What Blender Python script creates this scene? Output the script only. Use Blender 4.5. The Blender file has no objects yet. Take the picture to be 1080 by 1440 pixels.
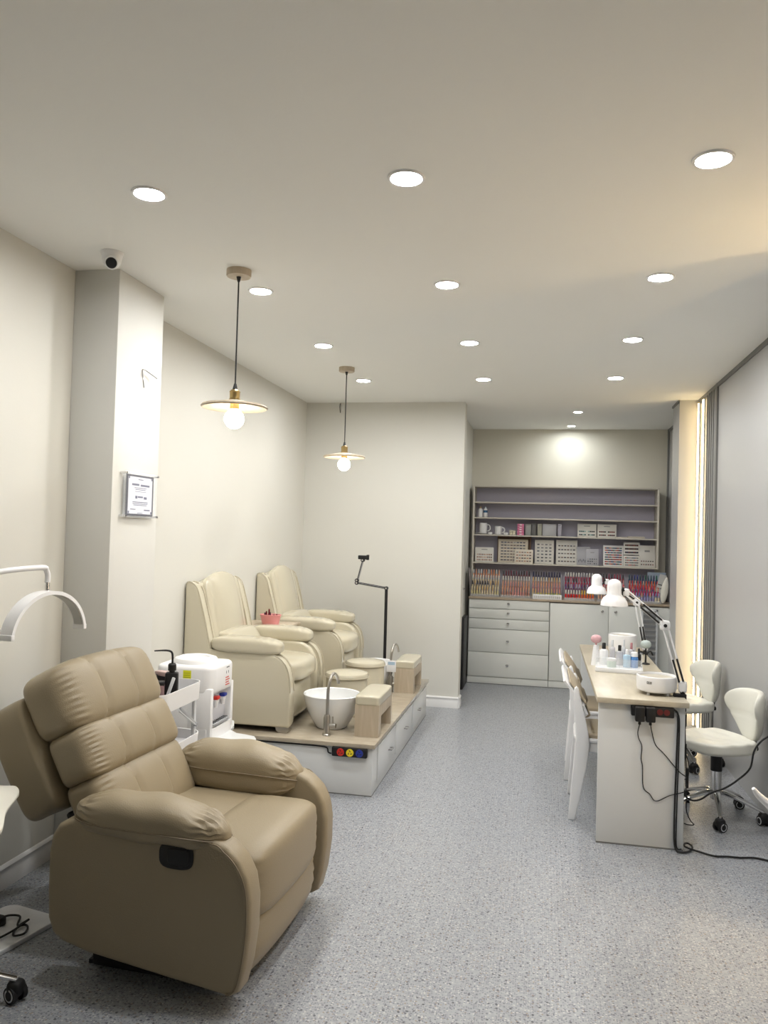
import bpy, bmesh, math, random
from mathutils import Vector as V, Matrix as M
random.seed(7)
PI = math.pi
SC = bpy.context.scene
COL = SC.collection
def R(d): return math.radians(d)

# ------------------------------------------------------------ materials
MATS = {}
def mat(name, col, rough=.5, metal=0., bump=None, var=None, emit=None, trans=0., coat=0., alpha=1., ior=1.45, sss=0.):
    """bump=(scale,strength,detail) ; var=(scale,second colour)"""
    if name in MATS: return MATS[name]
    m = bpy.data.materials.new(name); m.use_nodes = True
    nt = m.node_tree; n = nt.nodes; l = nt.links
    b = n['Principled BSDF']
    b.inputs['Base Color'].default_value = (*col, 1)
    b.inputs['Roughness'].default_value = rough
    b.inputs['Metallic'].default_value = metal
    b.inputs['IOR'].default_value = ior
    b.inputs['Transmission Weight'].default_value = trans
    b.inputs['Coat Weight'].default_value = coat
    b.inputs['Coat Roughness'].default_value = .08
    b.inputs['Alpha'].default_value = alpha
    tc = n.new('ShaderNodeTexCoord')
    if var is None and not trans and not emit:
        var = (9., tuple(c*.965 for c in col))
    if var:
        no = n.new('ShaderNodeTexNoise'); no.inputs['Scale'].default_value = var[0]; no.inputs['Detail'].default_value = 3
        l.new(tc.outputs['Object'], no.inputs['Vector'])
        mx = n.new('ShaderNodeMix'); mx.data_type = 'RGBA'
        mx.inputs['A'].default_value = (*col, 1); mx.inputs['B'].default_value = (*var[1], 1)
        l.new(no.outputs['Fac'], mx.inputs['Factor']); l.new(mx.outputs['Result'], b.inputs['Base Color'])
    if bump:
        nb = n.new('ShaderNodeTexNoise'); nb.inputs['Scale'].default_value = bump[0]; nb.inputs['Detail'].default_value = bump[2] if len(bump) > 2 else 3
        l.new(tc.outputs['Object'], nb.inputs['Vector'])
        bu = n.new('ShaderNodeBump'); bu.inputs['Strength'].default_value = bump[1]; bu.inputs['Distance'].default_value = .01
        l.new(nb.outputs['Fac'], bu.inputs['Height']); l.new(bu.outputs['Normal'], b.inputs['Normal'])
    if emit:
        b.inputs['Emission Color'].default_value = (*emit[0], 1); b.inputs['Emission Strength'].default_value = emit[1]
    MATS[name] = m; return m

def wood(name, c1, c2, rough=.4, scale=(1.5, 14, 14), coat=0.):
    m = bpy.data.materials.new(name); m.use_nodes = True
    nt = m.node_tree; n = nt.nodes; l = nt.links; b = n['Principled BSDF']
    tc = n.new('ShaderNodeTexCoord'); mp = n.new('ShaderNodeMapping'); mp.inputs['Scale'].default_value = scale
    no = n.new('ShaderNodeTexNoise'); no.inputs['Scale'].default_value = 3; no.inputs['Detail'].default_value = 6; no.inputs['Distortion'].default_value = .6
    cr = n.new('ShaderNodeValToRGB'); cr.color_ramp.elements[0].position = .3; cr.color_ramp.elements[1].position = .7
    cr.color_ramp.elements[0].color = (*c1, 1); cr.color_ramp.elements[1].color = (*c2, 1)
    l.new(tc.outputs['Object'], mp.inputs['Vector']); l.new(mp.outputs['Vector'], no.inputs['Vector'])
    l.new(no.outputs['Fac'], cr.inputs['Fac']); l.new(cr.outputs['Color'], b.inputs['Base Color'])
    b.inputs['Roughness'].default_value = rough; b.inputs['Coat Weight'].default_value = coat
    MATS[name] = m; return m

def floor_mat():
    m = bpy.data.materials.new('speckled_vinyl'); m.use_nodes = True
    nt = m.node_tree; n = nt.nodes; l = nt.links; b = n['Principled BSDF']
    tc = n.new('ShaderNodeTexCoord')
    big = n.new('ShaderNodeTexNoise'); big.inputs['Scale'].default_value = 60; big.inputs['Detail'].default_value = 4
    l.new(tc.outputs['Object'], big.inputs['Vector'])
    cr = n.new('ShaderNodeValToRGB')
    cr.color_ramp.elements[0].position = .35; cr.color_ramp.elements[0].color = (.27, .283, .308, 1)
    cr.color_ramp.elements[1].position = .65; cr.color_ramp.elements[1].color = (.345, .362, .385, 1)
    l.new(big.outputs['Fac'], cr.inputs['Fac'])
    last = cr.outputs['Color']
    for sc, th, c, off, keep in ((75, .20, (.10, .11, .14), 0, .72), (42, .15, (.035, .035, .05), 5, .80), (80, .22, (.50, .50, .49), 11, .74), (60, .17, (.25, .20, .16), 23, .8), (130, .3, (.17, .18, .21), 31, .6)):
        mp = n.new('ShaderNodeMapping'); mp.inputs['Location'].default_value = (off, off*.7, 0)
        vo = n.new('ShaderNodeTexVoronoi'); vo.inputs['Scale'].default_value = sc; vo.voronoi_dimensions = '2D'
        l.new(tc.outputs['Object'], mp.inputs['Vector']); l.new(mp.outputs['Vector'], vo.inputs['Vector'])
        # only some of the cells carry a chip
        sp = n.new('ShaderNodeSeparateColor'); l.new(vo.outputs['Color'], sp.inputs['Color'])
        g = n.new('ShaderNodeMath'); g.operation = 'GREATER_THAN'; g.inputs[1].default_value = keep; l.new(sp.outputs['Red'], g.inputs[0])
        ls = n.new('ShaderNodeMath'); ls.operation = 'LESS_THAN'; ls.inputs[1].default_value = th*1.25; l.new(vo.outputs['Distance'], ls.inputs[0])
        mu = n.new('ShaderNodeMath'); mu.operation = 'MULTIPLY'; l.new(g.outputs[0], mu.inputs[0]); l.new(ls.outputs[0], mu.inputs[1])
        m2 = n.new('ShaderNodeMath'); m2.operation = 'MULTIPLY'; m2.inputs[1].default_value = .85; l.new(mu.outputs[0], m2.inputs[0])
        mx = n.new('ShaderNodeMix'); mx.data_type = 'RGBA'; mx.inputs['B'].default_value = (*c, 1)
        l.new(m2.outputs[0], mx.inputs['Factor']); l.new(last, mx.inputs['A']); last = mx.outputs['Result']
    l.new(last, b.inputs['Base Color'])
    b.inputs['Roughness'].default_value = .33; b.inputs['Specular IOR Level'].default_value = .45
    nb = n.new('ShaderNodeTexNoise'); nb.inputs['Scale'].default_value = 14
    l.new(tc.outputs['Object'], nb.inputs['Vector'])
    bu = n.new('ShaderNodeBump'); bu.inputs['Strength'].default_value = .05; bu.inputs['Distance'].default_value = .01
    l.new(nb.outputs['Fac'], bu.inputs['Height']); l.new(bu.outputs['Normal'], b.inputs['Normal'])
    MATS['speckled_vinyl'] = m; return m

WALL = mat('cream_paint', (.655, .645, .595), .62, bump=(120, .03), var=(2.2, (.64, .63, .58)))
COLW = mat('column_paint', (.63, .625, .59), .6, bump=(120, .03), var=(2.2, (.62, .615, .58)))
ALCW = mat('alcove_paint', (.68, .645, .55), .55, bump=(120, .03), var=(2, (.66, .63, .54)))
CEIL = mat('ceiling_paint', (.84, .845, .825), .75, bump=(90, .03), var=(1.5, (.83, .835, .815)))
GREYW = mat('grey_panel', (.44, .44, .435), .34, var=(2, (.43, .43, .43)))
DKTRIM = mat('dark_grey_trim', (.17, .17, .165), .4)
MIDTRIM = mat('mid_grey_panel', (.30, .30, .295), .4)
SKIRT = mat('white_skirting', (.74, .74, .74), .35)
FLOOR = floor_mat()
WHITE = mat('white_lacquer', (.67, .685, .69), .3)
WHPL = mat('white_plastic', (.82, .82, .83), .28)
CABW = mat('cabinet_white', (.75, .765, .73), .34)
OAK = wood('light_oak_laminate', (.43, .355, .26), (.52, .44, .335), .42, (14, 14, 1.2))
DESKW = wood('desk_laminate', (.43, .38, .29), (.51, .46, .36), .3, (8, 2, 8))
PLATW = wood('platform_laminate', (.36, .31, .235), (.44, .385, .30), .16, (3, 8, 8), .3)
COUNT = wood('counter_laminate', (.36, .29, .21), (.44, .36, .27), .35, (2, 9, 9))
TAN = mat('tan_leather', (.31, .255, .17), .40, bump=(240, .10, 4), var=(5, (.298, .245, .162)))
TAND = mat('tan_leather_seam', (.22, .175, .115), .5)
CREAM = mat('cream_leather', (.55, .505, .385), .2, bump=(18, .06, 3), var=(4, (.535, .49, .375)), coat=.5)
CREAMD = mat('cream_leather_seam', (.50, .45, .34), .4)
OFFW = mat('offwhite_leather', (.74, .73, .655), .32, bump=(25, .05, 3), var=(4, (.72, .71, .64)))
TAUPE = mat('taupe_leather', (.42, .35, .25), .4, bump=(100, .06))
BLK = mat('black_plastic', (.008, .008, .009), .5)
BLKM = mat('matt_black_metal', (.018, .018, .02), .45, .3)
CHROME = mat('chrome', (.75, .75, .76), .12, 1.)
STEEL = mat('brushed_steel', (.52, .50, .47), .28, 1.)
BRASS = mat('aged_brass', (.42, .31, .14), .32, 1.)
PORC = mat('white_porcelain', (.84, .85, .85), .1, coat=.4)
LILAC = mat('lilac_panel', (.52, .50, .60), .42, var=(5, (.51, .49, .59)))
SHELFW = mat('shelf_beige', (.62, .585, .51), .4)
PLATE = mat('thin_clear_plate', (.92, .95, .97), .1, alpha=.07)
CLEAR = mat('clear_acrylic', (.92, .95, .97), .06, alpha=.18)
FROST = mat('frosted_acrylic', (.62, .62, .66), .3, alpha=.55)
GREYP = mat('grey_plastic', (.33, .34, .35), .4)
LGREY = mat('light_grey_metal', (.60, .62, .64), .3)
BULB = mat('lit_bulb', (1, 1, 1), .3, emit=((1, .93, .78), 40))
PANEL = mat('lit_diffuser', (1, 1, 1), .3, emit=((1, .99, .97), 390))
PANEL2 = mat('lit_diffuser_alcove', (1, 1, 1), .3, emit=((.95, .99, 1), 330))
STRIP = mat('lit_led_strip', (1, 1, 1), .3, emit=((1, .74, .38), 13))
STRIP2 = mat('bright_led_strip', (1, 1, 1), .3, emit=((1, .71, .36), 30))
PINK = mat('pink_plastic', (.80, .33, .33), .4)
RED = mat('red_plastic', (.62, .03, .02), .35)
BLUE = mat('blue_plastic', (.02, .04, .30), .35)
YEL = mat('yellow_plastic', (.85, .68, .03), .4)
def flat(name, c, r=.4, metal=0.): return mat(name, c, r, metal)

# ------------------------------------------------------------ mesh builder
class MB:
    def __init__(s): s.v = []; s.f = []; s.mi = []; s.mats = []
    def slot(s, m):
        if m not in s.mats: s.mats.append(m)
        return s.mats.index(m)
    def add(s, vs, fs, m, X=None):
        o = len(s.v); k = s.slot(m)
        for p in vs:
            p = V(p); s.v.append(X @ p if X else p)
        for f in fs: s.f.append([i+o for i in f]); s.mi.append(k)
        return s
    def bm(s, b, m, X=None):
        b.verts.ensure_lookup_table(); b.verts.index_update()
        s.add([v.co.copy() for v in b.verts], [[v.index for v in f.verts] for f in b.faces], m, X); b.free(); return s
    def box(s, c, d, m, bev=0., X=None, seg=2):
        b = bmesh.new(); bmesh.ops.create_cube(b, size=1)
        for v in b.verts: v.co = V((v.co.x*d[0]+c[0], v.co.y*d[1]+c[1], v.co.z*d[2]+c[2]))
        if bev > 0: bmesh.ops.bevel(b, geom=b.edges[:], offset=min(bev, min(d)*.49), segments=seg, profile=.5, affect='EDGES')
        return s.bm(b, m, X)
    def b2(s, a, b, m, bev=0., X=None): # box from corners
        return s.box([(a[i]+b[i])/2 for i in range(3)], [abs(b[i]-a[i]) for i in range(3)], m, bev, X)
    def cyl(s, p0, p1, r0, m, r1=None, seg=20, caps=True, X=None):
        p0 = V(p0); p1 = V(p1); r1 = r0 if r1 is None else r1
        d = (p1-p0).normalized(); a = d.orthogonal().normalized(); c = d.cross(a)
        vs = []; fs = []
        for p, r in ((p0, r0), (p1, r1)):
            for i in range(seg):
                t = 2*PI*i/seg; vs.append(p+a*math.cos(t)*r+c*math.sin(t)*r)
        for i in range(seg):
            j = (i+1) % seg; fs.append([i, j, seg+j, seg+i])
        if caps: fs.append(list(range(seg))[::-1]); fs.append(list(range(seg, 2*seg)))
        return s.add(vs, fs, m, X)
    def lathe(s, prof, m, c=(0, 0, 0), seg=32, sx=1., sy=1., X=None, caps=True):
        vs = []; fs = []; n = len(prof)
        for r, z in prof:
            for i in range(seg):
                t = 2*PI*i/seg; vs.append((c[0]+r*sx*math.cos(t), c[1]+r*sy*math.sin(t), c[2]+z))
        for k in range(n-1):
            for i in range(seg):
                j = (i+1) % seg; fs.append([k*seg+i, k*seg+j, (k+1)*seg+j, (k+1)*seg+i])
        if caps and prof[0][0] > 1e-5: fs.append(list(range(seg))[::-1])
        if caps and prof[-1][0] > 1e-5: fs.append([(n-1)*seg+i for i in range(seg)])
        return s.add(vs, fs, m, X)
    def tube(s, pts, r, m, seg=8, X=None, smooth=0, closed=False, sq=(1, 1)):
        pts = [V(p) for p in pts]
        rs = r if isinstance(r, (list, tuple)) else [r]*len(pts)
        if smooth:
            q = []; rr = []; n = len(pts)
            for i in range(n-1 if not closed else n):
                p0 = pts[(i-1) % n] if (i > 0 or closed) else pts[i]; p1 = pts[i]; p2 = pts[(i+1) % n]
                p3 = pts[(i+2) % n] if (i+2 < n or closed) else p2
                for k in range(smooth):
                    t = k/smooth
                    q.append(.5*((2*p1)+(p2-p0)*t+(2*p0-5*p1+4*p2-p3)*t*t+(3*p1-p0-3*p2+p3)*t**3))
                    rr.append(rs[i]*(1-t)+rs[(i+1) % n]*t)
            if not closed: q.append(pts[-1]); rr.append(rs[-1])
            pts = q; rs = rr
        n = len(pts); vs = []; fs = []; a = None
        for i, p in enumerate(pts):
            if closed: d = pts[(i+1) % n]-pts[i-1]
            else: d = pts[min(i+1, n-1)]-pts[max(i-1, 0)]
            d.normalize()
            if a is None: a = (V((0, 0, 1))-d*d.z); a = a.normalized() if a.length > .05 else d.orthogonal().normalized()
            a = (a-d*a.dot(d)).normalized(); c = d.cross(a)
            for k in range(seg):
                t = 2*PI*k/seg; vs.append(p+a*math.cos(t)*rs[i]*sq[0]+c*math.sin(t)*rs[i]*sq[1])
        for i in range(n if closed else n-1):
            for k in range(seg):
                j = (k+1) % seg; i2 = (i+1) % n
                fs.append([i*seg+k, i*seg+j, i2*seg+j, i2*seg+k])
        if not closed: fs.append(list(range(seg))[::-1]); fs.append([(n-1)*seg+k for k in range(seg)])
        return s.add(vs, fs, m, X)
    def prism(s, poly, a0, a1, m, axis='y', bev=0., X=None, seg=3):
        """2-D polygon (u,v) pushed along an axis: y -> (u,a,v); x -> (a,u,v); z -> (u,v,a)"""
        def P(u, v, a): return (u, a, v) if axis == 'y' else ((a, u, v) if axis == 'x' else (u, v, a))
        b = bmesh.new(); n = len(poly)
        A = [b.verts.new(P(u, v, a0)) for u, v in poly]; B = [b.verts.new(P(u, v, a1)) for u, v in poly]
        f0 = b.faces.new(A[::-1]); f1 = b.faces.new(B)
        for i in range(n): b.faces.new([A[i], A[(i+1) % n], B[(i+1) % n], B[i]])
        bmesh.ops.recalc_face_normals(b, faces=b.faces[:])
        if bev > 0:
            es = [e for e in b.edges if (f0 in e.link_faces or f1 in e.link_faces)]
            bmesh.ops.bevel(b, geom=es, offset=bev, segments=seg, profile=.5, affect='EDGES')
        return s.bm(b, m, X)
    def sbox(s, c, h, m, p=4., n=14, fn=None, X=None, rot=None):
        """soft box: a cube grid pushed onto a superellipsoid"""
        vs = []; fs = []; idx = {}
        def key(i, j, k): return (i, j, k)
        def get(i, j, k):
            kk = (i, j, k)
            if kk in idx: return idx[kk]
            q = [2*t/n-1 for t in kk]
            q = [math.copysign(abs(math.sin(t*PI/2))**1.0, t) for t in q]
            L = sum(abs(t)**p for t in q)**(1/p); u = [t/L for t in q]
            pt = V((u[0]*h[0], u[1]*h[1], u[2]*h[2]))
            if fn: pt = V(fn(u, pt))
            if rot: pt = rot @ pt
            vs.append(pt+V(c)); idx[kk] = len(vs)-1; return idx[kk]
        for a in range(3):
            o = [0, 1, 2]; o.remove(a)
            for side in (0, n):
                for i in range(n):
                    for j in range(n):
                        q = []
                        for di, dj in ((0, 0), (1, 0), (1, 1), (0, 1)):
                            k = [0, 0, 0]; k[a] = side; k[o[0]] = i+di; k[o[1]] = j+dj; q.append(get(*k))
                        flip = (side == n) ^ (a == 1)
                        fs.append(q if flip else q[::-1])
        return s.add(vs, fs, m, X)
    def grid(s, nu, nv, fn, m, thick=0., X=None):
        """open sheet fn(u,v)->point, given thickness along its normal"""
        P = [[V(fn(i/nu, j/nv)) for j in range(nv+1)] for i in range(nu+1)]
        def nor(i, j):
            a = P[min(i+1, nu)][j]-P[max(i-1, 0)][j]; b = P[i][min(j+1, nv)]-P[i][max(j-1, 0)]
            return a.cross(b).normalized()
        vs = []; fs = []; W = nv+1
        for i in range(nu+1):
            for j in range(W): vs.append(P[i][j])
        o = len(vs)
        if thick:
            for i in range(nu+1):
                for j in range(W): vs.append(P[i][j]+nor(i, j)*thick)
        for i in range(nu):
            for j in range(nv):
                a, b, c, d = i*W+j, (i+1)*W+j, (i+1)*W+j+1, i*W+j+1
                fs.append([d, c, b, a] if thick else [a, b, c, d])
                if thick: fs.append([o+a, o+b, o+c, o+d])
        if thick:
            ring = [(i, 0) for i in range(nu+1)]+[(nu, j) for j in range(1, W)]+[(i, nv) for i in range(nu-1, -1, -1)]+[(0, j) for j in range(nv-1, 0, -1)]
            for k in range(len(ring)):
                a = ring[k][0]*W+ring[k][1]; b = ring[(k+1) % len(ring)]; b = b[0]*W+b[1]
                fs.append([a, b, o+b, o+a])
        return s.add(vs, fs, m, X)
    def mesh(s, name, ang=38):
        me = bpy.data.meshes.new(name)
        me.from_pydata([tuple(v) for v in s.v], [], s.f)
        for m in s.mats: me.materials.append(m)
        me.polygons.foreach_set('material_index', s.mi)
        b = bmesh.new(); b.from_mesh(me); bmesh.ops.recalc_face_normals(b, faces=b.faces[:]); b.to_mesh(me); b.free()
        me.polygons.foreach_set('use_smooth', [True]*len(me.polygons))
        me.set_sharp_from_angle(angle=R(ang)); me.update(); return me

def link(name, data, parent=None, loc=(0, 0, 0), rz=0., rot=None):
    o = bpy.data.objects.new(name, data); COL.objects.link(o); o.parent = parent
    o.location = loc; o.rotation_euler = rot if rot else (0, 0, rz); return o
def tag(o, label=None, cat=None, group=None, kind=None):
    if label: o['label'] = label
    if cat: o['category'] = cat
    if group: o['group'] = group
    if kind: o['kind'] = kind
    return o
def thing(name, label, cat, loc=(0, 0, 0), rz=0., group=None):
    return tag(link(name, None, None, loc, rz), label, cat, group)
def part(name, mb, parent, label=None, loc=(0, 0, 0), rz=0., rot=None, ang=38):
    o = link(name, mb.mesh(name, ang), parent, loc, rz, rot)
    if label: o['label'] = label
    return o
def solo(name, mb, label, cat, loc=(0, 0, 0), rz=0., group=None, ang=38):
    return tag(link(name, mb.mesh(name, ang), None, loc, rz), label, cat, group)
def struct(name, mb, label=None, loc=(0, 0, 0)):
    return tag(link(name, mb.mesh(name), None, loc), label, None, None, 'structure')
KIDS = {}
def copy_tree(o, loc=None, rz=None, label=None, group=None, parent=None):
    c = o.copy(); COL.objects.link(c); c.parent = parent
    for ch in [x for x in COL.objects if x.parent == o]: copy_tree(ch, parent=c)
    if loc is not None: c.location = loc
    if rz is not None: c.rotation_euler = (0, 0, rz)
    if label: c['label'] = label
    if group: c['group'] = group
    return c

# ------------------------------------------------------------ the room
CZ = 2.78; XL = -2.235; XR = 1.28; YF = -2.2; YW = 7.24; YB = 9.10; XA = -.73; XR2 = 1.31
struct('floor', MB().b2((XL-.1, YF-.1, -.08), (XR+.2, YB+.1, 0), FLOOR), 'light grey vinyl floor with dark and white speckles')
struct('ceiling', MB().b2((XL-.1, YF-.1, CZ), (XR+.2, YB+.1, CZ+.1), CEIL), 'plain white painted ceiling')
struct('wall_left', MB().b2((XL-.1, YF, 0), (XL, YW, CZ), WALL), 'cream painted left wall')
struct('wall_behind', MB().b2((XL, YF-.1, 0), (XR+.15, YF, CZ), WALL), 'cream wall behind the viewer')
struct('wall_middle', MB().b2((XL-.1, YW, 0), (XA-.0001, YW+.1, CZ), WALL), 'cream cross wall behind the pedicure platform')
w = MB(); w.b2((XA-.19, YW+.1, 0), (XA, 7.40, CZ), WALL); w.b2((XA-.19, 8.30, 0), (XA-.09, YB, CZ), WALL); w.b2((XA-.19, 7.40, 1.985), (XA-.09, 8.30, CZ), WALL)
struct('wall_side', w, 'cream side wall of the alcove with the doorway')
struct('wall_back', MB().b2((XA-.1, YB, 0), (XR2+.1, YB+.1, CZ), ALCW), 'cream back wall above the display shelves')
w = MB(); w.b2((XR, YF, 0), (XR+.1, 7.2, CZ), GREYW); w.b2((XR2, 7.55, 0), (XR2+.1, YB, CZ), GREYW)
struct('wall_right', w, 'smooth grey panelled right wall')
struct('wall_column', MB().b2((XL, 3.42, 0), (-2.0, 3.87, CZ), COLW, .004), 'cream boxed column on the left wall')
# pilasters with the recessed light strips (the module repeats every 3.76 m)
def module(dy):
    k = MB(); k.b2((1.12, 7.2+dy, 0), (XR2+.1 if dy == 0 else XR+.05, 7.55+dy, CZ), GREYW)
    return k
struct('trim_1', module(0), 'grey boxed pilaster lit warm by the light strips')
struct('trim_2', module(-3.78), 'grey boxed pilaster nearer the viewer')
for i, dy in enumerate((0, -3.78)):
    k = MB(); k.b2((XR-.006, 6.47+dy, 0), (XR, 7.2+dy, CZ-.028), MIDTRIM)
    for y in (6.55, 6.63, 6.71, 6.79): k.b2((XR-.012, y+dy, 0), (XR-.005, y+.012+dy, CZ-.028), DKTRIM)
    struct('trim_%d' % (3+i), k, 'darker grey fluted strip of wall beside the light strips')
k = MB(); k.b2((XR-.014, 6.415, 0), (XR, 6.47, CZ), DKTRIM); k.b2((XR-.014, 2.635, 0), (XR, 2.69, CZ), DKTRIM)
k.b2((XR-.012, YF, CZ-.03), (XR, 7.2, CZ), DKTRIM); k.b2((1.108, 7.19, CZ-.018), (1.12, 7.55, CZ), DKTRIM)
k.b2((XR2-.012, 7.55, CZ-.03), (XR2, YB, CZ), DKTRIM); k.b2((XR2-.02, 7.55, 0), (XR2, 7.59, CZ), DKTRIM)
k.b2((XR2-.014, 9.04, 0), (XR2, 9.1, CZ), DKTRIM)
struct('trim_5', k, 'dark grey edge trim of the right wall panels')
def skirting(name, a, b, nrm, lab):
    k = MB(); a = V(a); b = V(b); d = (b-a); L = d.length; d.normalize(); nrm = V(nrm)
    prof = [(0, 0), (.016, 0), (.016, .055), (.012, .062), (.012, .082), (.016, .088), (.008, .098), (0, .10)]
    vs = [tuple(p+nrm*u+V((0, 0, z))) for p in (a, b) for u, z in prof]; n = len(prof)
    fs = [[i, (i+1) % n, n+(i+1) % n, n+i] for i in range(n)]+[list(range(n))[::-1], list(range(n, 2*n))]
    k.add(vs, fs, SKIRT); struct(name, k, lab)
skirting('baseboard_left', (XL, YF, 0), (XL, 3.42, 0), (1, 0, 0), 'white moulded skirting along the left wall')
skirting('baseboard_middle', (XL, YW, 0), (XA, YW, 0), (0, -1, 0), 'white moulded skirting below the cross wall')
skirting('baseboard_side', (XA, YW, 0), (XA, 7.38, 0), (1, 0, 0), 'short white skirting round the wall corner')
# door in the alcove side wall
dr = thing('door_1', 'cream door in the side wall left of the cabinets', 'door'); dr['kind'] = 'structure'
XD = XA-.09
part('door_panel', MB().b2((XD-.05, 7.45, .01), (XD-.012, 8.26, 1.975), WALL, .003), dr)
k = MB(); k.b2((XD-.04, 7.41, 0), (XD+.006, 7.45, 2.0), SKIRT, .003); k.b2((XD-.04, 8.26, 0), (XD+.006, 8.295, 2.0), SKIRT, .003); k.b2((XD-.04, 7.45, 1.965), (XD+.006, 8.26, 2.0), SKIRT, .003)
part('door_frame', k, dr)
part('door_gap_shade', MB().b2((XD-.0115, 7.452, .05), (XD-.0105, 7.475, 1.96), BLKM), dr, 'black strip painting the shaded gap beside the door')  # black strip on the door panel, painting the shade in its gap
k = MB(); k.cyl((XD-.02, 8.18, 1.02), (XD+.035, 8.18, 1.02), .012, CHROME); k.tube([(XD+.03, 8.18, 1.02), (XD+.035, 8.12, 1.02), (XD+.035, 8.06, 1.018)], .009, CHROME); k.b2((XD-.013, 8.155, .92), (XD-.006, 8.205, 1.1), CHROME, .003)
part('door_handle', k, dr)
solo('black_slab', MB().b2((XD+.004, 8.12, 0), (-.776, 8.50, .72), BLKM, .003), 'black slab between the door and the drawer cabinet', 'board')  # plain black slab filling the narrow space beside the cabinet

# two bare wires at the top of the cross wall
k = MB(); k.tube([(-1.91, YW-.002, CZ-.01), (-1.905, YW-.03, CZ-.05), (-1.90, YW-.025, CZ-.10)], .004, BLK, 6, smooth=4); k.tube([(-1.89, YW-.002, CZ-.01), (-1.875, YW-.03, CZ-.04), (-1.88, YW-.02, CZ-.08)], .0035, SKIRT, 6, smooth=4)
solo('loose_wire', k, 'short loose wires sticking out at the top of the cross wall', 'wire')

# ------------------------------------------------------------ lights
def downlight(x, y, label, group=None, power=1., r=.051):
    t = thing('ceiling_downlight', label, 'ceiling light', (x, y, CZ), 0, group)
    k = MB(); k.lathe([(r, -.004), (r+.004, -.007), (r+.012, -.006), (r+.014, 0), (r, 0), (r, -.004)], WHPL, seg=32, caps=False)
    part('trim_ring', k, t)
    k = MB(); k.cyl((0, 0, -.0035), (0, 0, -.001), r, PANEL if power > .6 else PANEL2, seg=28)
    part('diffuser', k, t)
    return t
LP = 10.5
rows = {2.65: 'front', 3.82: 'second', 5.0: 'third', 6.18: 'fourth'}
cols = {-1.445: 'left', -.49: 'middle', .50: 'right'}
for y, rn in rows.items():
    for x, cn in cols.items():
        downlight(x, y, 'round ceiling downlight in the %s row across, %s one of three' % (rn, cn), 'round downlights of the main ceiling grid')
downlight(.29, 7.83, 'nearer of two round downlights before the display shelves', 'downlights over the alcove', .9, .038)
downlight(.262, 8.80, 'round downlight just in front of the back wall', 'downlights over the alcove', .5, .038)

for i, dy in enumerate((0, -3.78)):
    for j, y in enumerate((6.93, 7.135)):
        t = thing('led_strip', ('%s vertical light strip on the right wall beside the far pilaster' % ('nearer' if j == 0 else 'farther')) if i == 0 else ('%s vertical light strip beside the pilaster outside the frame' % ('nearer' if j == 0 else 'farther')), 'light strip', (XR, y+dy, 0), 0, 'vertical light strips')
        part('channel', MB().b2((-.014, -.017, .02), (-.0065, .017, CZ-.035), LGREY, .001), t)
        part('diffuser', MB().b2((-.022, -.011, .025), (-.0145, .011, CZ-.04), STRIP if i == 0 else STRIP2, .002), t)

def pendant(x, y, zs, label):
    t = thing('pendant_lamp', label, 'pendant lamp', (x, y, CZ), 0, 'disc shaped pendant lamps')
    part('ceiling_rose', MB().lathe([(0, -.032), (.055, -.032), (.058, -.028), (.058, 0), (0, 0)], OAK, seg=32), t, 'round wooden ceiling rose')
    z = zs-CZ
    part('cord', MB().tube([(0, 0, -.03), (0, 0, z+.085)], .0038, BLK, 8).cyl((0, 0, -.055), (0, 0, -.03), .006, BLK, .012).cyl((0, 0, z+.07), (0, 0, z+.10), .013, BLK, .006), t)
    part('lamp_socket', MB().lathe([(.008, z+.075), (.02, z+.07), (.026, z+.062), (.024, z+.058), (.024, z+.03), (.028, z+.026), (.028, z+.018), (.022, z+.014), (.022, z-.02), (0, z-.02)], BRASS, seg=28), t, 'aged brass socket')
    part('lamp_shade', MB().lathe([(.022, z+.022), (.05, z+.018), (.10, z+.006), (.15, z-.002), (.156, z-.010), (.150, z-.016), (.10, z-.005), (.022, z+.012), (.022, z+.022)], OAK, seg=56), t, 'thin flat disc of pale wood')
    k = MB(); k.lathe([(.012, -.02+z), (.018, -.024+z)]+[(.046*math.sin(R(d)), z-.066+.046*math.cos(R(d))) for d in range(25, 181, 12)], BULB, seg=28)
    part('bulb', k, t, 'round lit bulb')
    ld = bpy.data.lights.new('pendant_glow', 'POINT'); ld.energy = 3; ld.shadow_soft_size = .045; ld.color = (1, .84, .6)
    link('pendant_glow', ld, t, (0, 0, z-.066)); return t
pendant(-1.437, 3.507, 2.142, 'nearer disc pendant lamp with lit round bulb hanging on a black cord')
pendant(-1.461, 5.696, 2.126, 'farther disc pendant lamp hanging before the cross wall')

# dome camera
t = thing('security_camera', 'white dome security camera under the ceiling beside the column', 'camera', (-1.92, 3.21, CZ))
part('base', MB().lathe([(0, -.012), (.047, -.012), (.05, -.006), (.05, 0), (0, 0)], WHPL), t)
part('housing', MB().lathe([(.046, -.012), (.040, -.045), (.032, -.062), (.0, -.072)], WHPL, seg=32), t)
Xc = M.Translation((.012, -.015, -.05)) @ V((.35, -.85, -.4)).to_track_quat('Z', 'Y').to_matrix().to_4x4()
part('camera_eye', MB().lathe([(0, -.02), (.030, -.02), (.031, .022), (.027, .028), (.0, .029)], WHPL, X=Xc), t)
part('lens', MB().lathe([(0, .029), (.024, .029), (.020, .033), (.008, .034), (.0, .037)], BLK, X=Xc), t, 'black lens face')

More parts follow.
